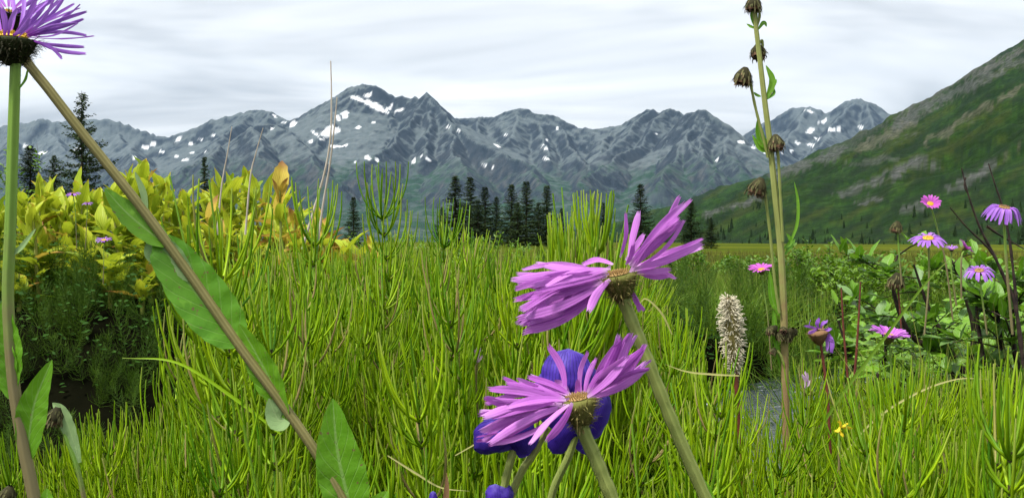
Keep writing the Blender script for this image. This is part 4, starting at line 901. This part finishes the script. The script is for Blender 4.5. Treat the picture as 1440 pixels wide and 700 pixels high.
for (x, y, ax, up, rx, rz, dp, dd, sd_) in [(797,528,(-.1,-1,.25),(.05,0,1),40,42,34,.0,1),(826,560,(.75,-.8,0),(.1,0,1),34,52,26,.004,2),(775,560,(-.7,-.8,0),(-.1,0,1),34,46,26,.004,3),(838,585,(.5,-.9,-.2),(.3,0,1),26,40,18,-.002,4),(792,612,(-.2,-1,-.3),(.55,0,1),20,36,12,.0,5),(818,618,(.2,-1,-.3),(-.7,0,1),16,30,10,.004,6)]:
    sepal(t_, P(x, y, DB+dd), ax, up, rx*.9/u_, rz*.9/u_, dp*.6/u_, M_blue, seed=sd_)
t_ = thing('monkshood', 'deep blue nodding flower tucked under the left petals of the lower fleabane', 'monkshood', P(690, 790, DB))
make_stem(t_, [(722,632),(716,655),(708,690),(690,790)], DB, .0016, M_stem, 22, 60); make_stem(t_, [(768,600),(752,635),(735,660),(716,705),(700,770)], DB+.004, .0016, M_stem, 23, 50, 'side_stem')
for (x, y, ax, up, rx, rz, dp, dd, sd_) in [(700,612,(-.3,-1,-.35),(.9,0,.35),30,42,24,.0,1),(734,612,(.4,-1,-.3),(-.5,0,1),24,34,20,-.002,2),(715,590,(0,-1,.3),(1,0,.1),22,40,20,.006,3),(690,622,(-.5,-.9,-.3),(1,0,.55),18,34,14,-.004,4),(742,622,(.2,-1,-.3),(.5,0,1),16,28,12,.002,5)]:
    sepal(t_, P(x, y, DB+dd), ax, up, rx*.88/u_, rz*.9/u_, dp*.6/u_, M_blue, seed=10+sd_)
t_ = thing('monkshood_bud', 'blue bud at the bottom edge under the nodding blue flower', 'flower bud', P(700, 790, DB)); make_stem(t_, [(703,700),(702,740),(700,790)], DB, .0013, M_stem, 24, 20)
sepal(t_, P(697,698,DB), (-.4,-1,.1), (0,0,1), 16/u_, 18/u_, 12/u_, M_blue, seed=31); sepal(t_, P(710,698,DB), (.5,-1,.1), (0,0,1), 14/u_, 18/u_, 12/u_, M_blue, seed=32)
t_ = thing('monkshood_bud', 'tiny blue bud tip at the bottom edge left of the blue flowers', 'flower bud', P(608, 780, DB)); make_stem(t_, [(609,704),(608,740),(608,780)], DB, .001, M_stem, 25, 10)
sepal(t_, P(609,702,DB), (0,-1,.1), (0,0,1), 6/u_, 12/u_, 6/u_, M_blue, seed=33)

# ------------------------------------------------------------------ tall stalk with nodding seed heads
DT = 1.0
base = P(1112, 800, DT)
t_ = thing('seed_stalk', 'tall straight stalk with nodding dark seed heads rising above the skyline', 'seed stalk', base)
make_stem(t_, [(1057,-14),(1062,30),(1068,80),(1075,140),(1083,205),(1091,285),(1098,355),(1102,440),(1104,540),(1107,660),(1112,800)], DT, (.0021, .0043), M_stalk, 40, 500, 'stem', .0011)
def nod(par, l, d, hx_, hy_, size, ax, seed, rad=None):
    rad = rad or .0014*d
    r = random.Random(seed); c = P(hx_, hy_, d); u1 = size/F*d
    if l: make_stem(par, l, d, rad, M_stem, seed, 60, 'side_stem', .0005)
    mb = MB(); ax = Vector(ax).normalized(); x = ax.orthogonal().normalized(); y = ax.cross(x); rows, att = [], []
    for i in range(8):
        q = i/7; k = u1*(.07+.42*math.sin(math.pi*(.06+.60*q))**1.1); rows.append([c+ax*u1*(.45-q*.95)+(x*math.cos(6.2832*j/14)+y*math.sin(6.2832*j/14))*k*(1+.07*(j % 2)) for j in range(15)]); att.append([(j/14, q, .5+.3*(j % 2)) for j in range(15)])
    mb.grid(rows, att); h_ = mb.build('seed_head', M_head, par)
    bm = MB()
    for k in range(60):
        an = r.random()*6.2832; o_ = x*math.cos(an)+y*math.sin(an); q = r.uniform(.15, .9)
        p = c+ax*u1*(.45-q*.95)+o_*u1*(.08+.42*math.sin(math.pi*(.06+.60*q))**1.1)
        e_ = p-ax*u1*r.uniform(.25, .45)+o_*u1*r.uniform(.0, .20); bm.blade([p, p.lerp(e_, .5)+o_*u1*.05, e_], [u1*.035, u1*.045, u1*.012], o_, 2, .2, r.random())
    bo = bm.build('bracts', M_hbr, h_); bo['kind'] = 'stuff'
    fm = MB()
    for k in range(46):
        an = r.random()*6.2832; o_ = x*math.cos(an)+y*math.sin(an); p = c-ax*u1*.45+o_*u1*.36*math.sqrt(r.random())
        e_ = p-ax*u1*r.uniform(.08, .26)+o_*u1*r.uniform(-.03, .14); fm.tube([p, e_], [u1*.03, u1*.018], 3)
    fo = fm.build('fringe', M_fringe, h_); fo['kind'] = 'stuff'
nod(t_, [(1067,12),(1068,24),(1064,38)], DT, 1060, 4, 22, (.1, 0, 1), 41); nod(t_, [(1067,62),(1072,58),(1072,78)], DT+.012, 1066, 71, 21, (0, .3, 1), 42)
nod(t_, [(1048,96),(1054,112),(1062,150),(1072,190),(1080,222)], DT-.003, 1046, 106, 25, (.25, 0, 1), 43); nod(t_, [(1091,190),(1094,215),(1097,270),(1101,340)], DT-.004, 1091, 199, 22, (0, .2, 1), 44)
nod(t_, [(1072,252),(1076,275),(1083,330),(1090,400),(1096,440)], DT-.004, 1067, 261, 25, (.35, 0, 1), 45)
for i, (l, w) in enumerate([([(1064,40),(1060,24),(1064,12)],10),([(1066,42),(1074,32),(1078,38)],5),([(1062,40),(1056,38),(1050,34)],4),([(1078,140),(1086,115),(1077,92)],9),([(1078,138),(1088,118),(1092,112)],6),([(1078,140),(1088,132),(1087,122)],4),([(1070,136),(1064,134),(1060,130)],4),([(1082,212),(1070,196),(1065,168)],13),([(1080,214),(1068,208),(1058,190)],7),([(1084,214),(1094,206),(1096,196)],5),([(1106,352),(1120,318),(1122,285),(1117,256)],4),([(1102,350),(1112,340),(1106,328)],6),([(1098,445),(1086,420),(1082,380)],10),([(1098,520),(1090,470),(1088,430)],8),([(1104,358),(1112,345),(1118,336)],5)]):
    make_leaf(t_, l, DT, w, M_leaf, seed=60+i)
r = random.Random(4)
for k in range(6): nod(t_, None, DT-.006, 1082+k*6.5, 467+r.uniform(-6, 7), r.uniform(11, 15), (r.gauss(0, .5), r.gauss(0, .5), 1), 80+k)
nod(t_, [(1092,492),(1098,500),(1102,512)], DT-.004, 1088, 493, 10, (.5, 0, 1), 90)

# ------------------------------------------------------------------ cream fuzzy flower spike
DS = .8
t_ = thing('burnet_spike', 'fuzzy cream flower spike on a dark red stem right of centre', 'flower spike', P(1046, 760, DS))
make_stem(t_, [(1034,512),(1037,570),(1042,640),(1046,760)], DS, .0019, M_red, 91, 0)
cc = cr(px_pts([(1033,522),(1031,480),(1027,440),(1024,418)], DS), 8); mb = MB(); r = random.Random(6)
core = MB(); core.tube(cc, [.0045*math.sin(math.pi*(.12+.8*i/(len(cc)-1)))+.0008 for i in range(len(cc))], 8); so = core.build('spike', M_bract, t_)
for k in range(950):
    f = r.random(); i = f*(len(cc)-1.001); p = cc[int(i)].lerp(cc[int(i)+1], i-int(i)); an = r.random()*6.2832
    o_ = Vector((math.cos(an), math.sin(an), 0)); w_ = .0042*math.sin(math.pi*(.14+.76*f))
    L = r.uniform(.0045, .0080)*(.75+.5*math.sin(math.pi*f)); a_ = p+o_*w_*.7
    v = (o_+Vector((r.gauss(0, .45), r.gauss(0, .45), r.gauss(-.1, .6)))).normalized(); e_ = a_+v*L
    m_ = a_.lerp(e_, .55)+Vector((0, 0, r.uniform(-.0008, .0012)))
    mb.tube([a_, m_, e_, e_+Vector((r.gauss(0, .0003), 0, -.0004))], [.0002, .00024, .00034, .00016], 3)
st_ = mb.build('stamens', M_cream, so); st_['kind'] = 'stuff'

# ------------------------------------------------------------------ smaller daisies among the willow and in the hellebores
def daisy(label, hx_, hy_, d, width, axis, n, lift, pm, dm, stem, seed, rad=.0011, droop=0., wpx=None, leaves=(), cat='daisy'):
    r = random.Random(seed); sl = [(hx_, hy_+3)]+stem; t_ = thing('small_fleabane', label, cat, P(sl[-1][0], sl[-1][1], d))
    make_stem(t_, sl, d, rad, M_stemg, seed, 25)
    for i, (l, w) in enumerate(leaves): make_leaf(t_, l, d, w, M_leaf, seed=seed+i)
    c = P(hx_, hy_, d); ax = Vector(axis).normalized(); x = ax.orthogonal().normalized(); y = ax.cross(x); Rr = width*.5/F*d
    hd = involucre(t_, c, ax, Rr*.30, Rr*.30, M_inv, M_bract, r, 24, .4); disc(hd, c+ax*Rr*.06, ax, Rr*.30, dm, r, 40)
    w = (wpx/F*d) if wpx else Rr*.17
    for k in range(n):
        an = 6.2832*k/n+r.gauss(0, .06); o_ = x*math.cos(an)+y*math.sin(an); b = c+o_*Rr*.24; L = Rr*.78*r.uniform(.85, 1.1)
        tl = lift+r.gauss(0, .10); e_ = b+(o_*math.cos(tl)+ax*math.sin(tl))*L; m_ = b.lerp(e_, .5)+ax*L*(.10+droop*.2); e_ = e_-ax*L*droop
        mb = MB(); cu = cr([b, m_, e_], 3); q_ = len(cu)
        mb.blade(cu, [w*.5*(.5+.5*min(1, 2*i/(q_-1))) for i in range(q_-1)]+[w*.22], ax, 2, .0, r.random(), curl=.3); mb.build('petal', pm, hd)
    return t_
daisy('magenta daisy highest of those at the right, against the hillside', 1308, 287, 1.30, 30, (-.05, -.75, .75), 34, .45, M_petalm, M_disc, [(1312,300),(1320,330),(1330,370),(1340,450)], 701)
daisy('lilac daisy with yellow centre just under the highest magenta one', 1305, 336, 1.15, 50, (-.1, -.35, .95), 26, -.05, M_petal2, M_disc, [(1306,355),(1306,400),(1300,470)], 702, droop=.15)
daisy('lilac half-open daisy left of the two small ones by the twig', 1338, 351, 1.25, 20, (-.1, -.2, 1), 22, .5, M_petal2, M_disc, [(1338,380),(1345,430)], 703)
daisy('pink magenta daisy seen side-on against the dark twig', 1357, 348, 1.22, 28, (.7, -.3, .75), 28, .35, M_petalm, M_disc, [(1352,365),(1352,420)], 704)
daisy('large lilac daisy with drooping petals at the right edge', 1412, 293, 1.05, 52, (.1, -.30, 1), 30, -.35, M_petal2, M_discb, [(1413,330),(1416,380),(1424,470)], 705, .0014, .45)
daisy('lilac daisy low beside the willow leaves at right', 1377, 381, 1.2, 42, (-.2, -.35, .9), 22, -.1, M_petal2, M_discb, [(1380,410),(1388,470)], 706, droop=.3)
daisy('violet daisy with orange-yellow centre in front of the willow leaves', 1250, 474, 1.1, 56, (.10, -.22, .95), 44, .42, M_petal, M_disc, [(1252,500),(1255,560),(1258,640)], 707, wpx=5)
daisy('magenta daisy half hidden by the tall stalk', 1071, 380, 1.7, 36, (-.2, -.3, .9), 26, .35, M_petalm, M_disc, [(1073,400),(1080,450),(1085,520)], 708)
daisy('small purple daisy in the hellebores, uppermost of three', 103, 272, 3.6, 22, (0, -.2, 1), 16, -.2, M_petal2, M_discb, [(106,300),(108,350)], 709, .0014)
daisy('small purple daisy in the hellebores, middle of three', 123, 285, 3.6, 16, (0, -.2, 1), 14, -.3, M_petal2, M_discb, [(122,310),(120,350)], 710, .0014)
daisy('small lilac daisy in the hellebores, lowest of three', 146, 338, 3.5, 24, (0, -.3, 1), 16, .1, M_petal2, M_disc, [(146,360),(145,400)], 711, .0014)
# withered one
t_ = thing('withered_fleabane', 'withered fleabane with a brown head and shrivelled violet petals right of the tall stalk', 'daisy', P(1168, 640, 1.0)); make_stem(t_, [(1152,470),(1158,510),(1164,560),(1168,640)], 1.0, .0014, M_red, 720, 20)
c = P(1150, 466, 1.0); r = random.Random(9); hd = involucre(t_, c, (-.2, -.2, 1), .010, .011, M_brown, M_brown, r, 70, .45)
for (a, b, c_, d_, w) in [(1150,462,1132,458,7),(1150,462,1137,468,6),(1152,462,1152,448,7),(1155,462,1163,452,7),(1158,464,1168,462,7),(1160,464,1169,494,8),(1160,466,1163,492,7),(1158,466,1171,478,7),(1146,462,1140,450,6)]:
    petal_geo(P(a, b, 1.0), P(c_, d_, .995), w/F, 1., r.gauss(0, .5), r, .3).build('petal', M_petal2, hd)
t_ = thing('seed_stalk', 'brown seed head among willow leaves left of the thick dark stem', 'seed head', P(1268, 470, 1.3)); make_stem(t_, [(1262,398),(1265,430),(1268,470)], 1.3, .0011, M_red, 730, 0); nod(t_, None, 1.3, 1261, 393, 22, (.2, 0, 1), 731)
t_ = thing('seed_stalk', 'pale drooping bud left of the daisies against the hillside foot', 'flower bud', P(1268, 400, 1.25)); make_stem(t_, [(1262,322),(1264,350),(1268,400)], 1.25, .0011, M_stemg, 732, 30); nod(t_, None, 1.25, 1261, 318, 16, (.2, 0, 1), 733)
# yellow flower and small pink ones low down
t_ = thing('yellow_flower', 'small yellow flower low among the right-hand horsetails', 'flower', P(1180, 660, .62)); make_stem(t_, [(1180,602),(1180,630),(1180,660)], .62, .0008, M_stemg, 740, 0)
for (x, y, w) in [(1198,602,6),(1186,612,6),(1174,606,6),(1178,592,5),(1192,595,5)]: petal_geo(P(1181, 600, .62), P(x, y, .615), w/F*.62, .62, R.gauss(0, .5), R, .2).build('petal', M_yellow, t_)
for (x, y, d, l) in [(672,502,.75,'small pale pink bud among the horsetails left of the blue flower'),(1132,537,.9,'small pink bud low between the tall stalk and the withered fleabane')]:
    t_ = thing('pink_bud', l, 'flower bud', P(x, y+90, d)); make_stem(t_, [(x-1, y+8), (x-2, y+40), (x, y+90)], d, .0007, M_stemb, 741, 0)
    for dx, dy, w in [(-4, -10, 6), (3, -12, 6), (6, -2, 5), (0, -14, 5)]: petal_geo(P(x, y+8, d), P(x+dx, y+dy, d-.002), w/F*d, d, R.gauss(0, .5), R, .2).build('petal', M_pink, t_)
t_ = thing('withered_bud', 'shrivelled brown flower with a pale leaf at the tip of the lower left clump', 'flower bud', P(128, 760, .5)); make_stem(t_, [(82,590),(95,620),(112,670),(128,760)], .5, .0012, M_stemg, 750, 20)
make_leaf(t_, [(112,650),(100,610),(88,580),(74,566)], .5, 18, M_leaf_pale, seed=751); nod(t_, None, .5, 79, 582, 24, (.3, 0, 1), 752)
t_ = thing('withered_bud', 'dry brown flower remnant at the bottom left corner', 'flower bud', P(20, 780, .5)); make_stem(t_, [(12,696),(16,730),(20,780)], .5, .0012, M_stemb, 753, 10); nod(t_, None, .5, 12, 692, 22, (.3, 0, 1), 754)

# ------------------------------------------------------------------ bare twigs, dry stalks, single grass blades
t_ = thing('bare_shrub', 'bare dark twigs rising at the right edge before the hillside', 'shrub', P(1440, 520, 1.35))
for l, ra_, rb in [([(1352,236),(1362,275),(1378,320),(1396,355),(1412,390),(1428,430),(1440,520)],.0008,.003),([(1336,292),(1360,320),(1386,345),(1400,362)],.0007,.0019),([(1390,230),(1400,262),(1410,292),(1420,340),(1430,430)],.0007,.0020),([(1440,350),(1405,330),(1388,318)],.0007,.002),([(1362,275),(1356,262),(1358,250)],.0005,.001)]:
    c = cr(px_pts(l, 1.35), 5); mb = MB(); mb.tube(c, [x*(1+.18*math.sin(i*2.1)) for i, x in enumerate(lerpl(ra_, rb, len(c)))], 6); mb.build('twig', M_twig, t_)
t_ = thing('red_stem', 'dark red-brown bare stem standing beside the withered fleabane', 'stem', P(1200, 620, 1.6))
for l in [[(1183,404),(1186,460),(1192,530),(1200,620)], [(1210,396),(1208,440),(1204,500),(1199,560)]]:
    c = cr(px_pts(l, 1.6), 5); mb = MB(); mb.tube(c, lerpl(.0012, .0024, len(c)), 6); mb.build('stem', M_red, t_)
for i, (l, d, ra_, rb, lb) in enumerate([([(465,86),(466,130),(465,190),(457,240),(440,300),(425,350)],2.4,.0014,.0036,'tallest dry pale stalk standing in front of the snowy peak'),([(474,137),(470,180),(464,230),(454,290),(446,350)],2.4,.0014,.0034,'second dry pale stalk crossing the tallest one'),([(326,178),(320,215),(312,260),(305,330)],2.6,.001,.003,'short dry pale stalk leftmost of the pair above the hellebores'),([(370,180),(360,215),(352,250),(345,330)],2.6,.001,.003,'slanting dry pale stalk right of the short one above the hellebores')]):
    c = cr(px_pts(l, d), 5); mb = MB(); rr_ = lerpl(ra_, rb, len(c)); mb.tube(c, [x*(1+.15*math.sin(k*2.7)) for k, x in enumerate(rr_)], 6)
    c0 = c[-1]; t_ = thing('dry_stalk', lb, 'stalk', c0); mb.build('stem', M_dead, t_)
for i, (l, d, w, m, lb) in enumerate([([(1180,645),(1230,590),(1290,552),(1345,533),(1390,533)],.75,3,M_straw,'long pale grass blade arching across the lower right'),([(1130,640),(1180,560),(1240,480),(1300,400),(1345,355)],.8,5,M_grass,'long dark green grass blade slanting up in front of the violet daisy'),([(1040,528),(1000,526),(965,522),(935,512)],.6,3,M_straw,'dry straw thread running left from the cream spike'),([(945,470),(930,440),(908,420),(897,432)],.5,3,M_straw,'curled dry blade beside the leaning fleabane stem'),([(1440,660),(1412,635),(1385,610)],.6,14,M_leaf,'broad pointed grass leaf entering from the right edge'),([(395,610),(330,560),(250,510),(172,503)],.62,5,M_horse,'long green branch arching left over the dark gap'),([(625,720),(628,690),(628,664)],.42,9,M_brown,'broken brown stub of a stem at the bottom centre'),([(640,640),(690,612),(715,600),(745,596)],.42,2.5,M_straw,'thin straw-coloured thread hooked on the nodding blue flower'),([(545,640),(585,665),(620,685),(660,690)],.5,3,M_straw,'bent straw blade left of the nodding blue flower')]):
    c = cr(px_pts(l, d), 7); n = len(c); mb = MB(); w_ = w*.5/F*d
    mb.blade(c, [w_*min(1, .5+2*k/n)*max(.12, 1-(k/(n-1))**3) for k in range(n)], (0, -1, .4), 2, .35, .5)
    t_ = thing('grass_blade', lb, 'grass blade', c[0]); mb.build('blade', m, t_)
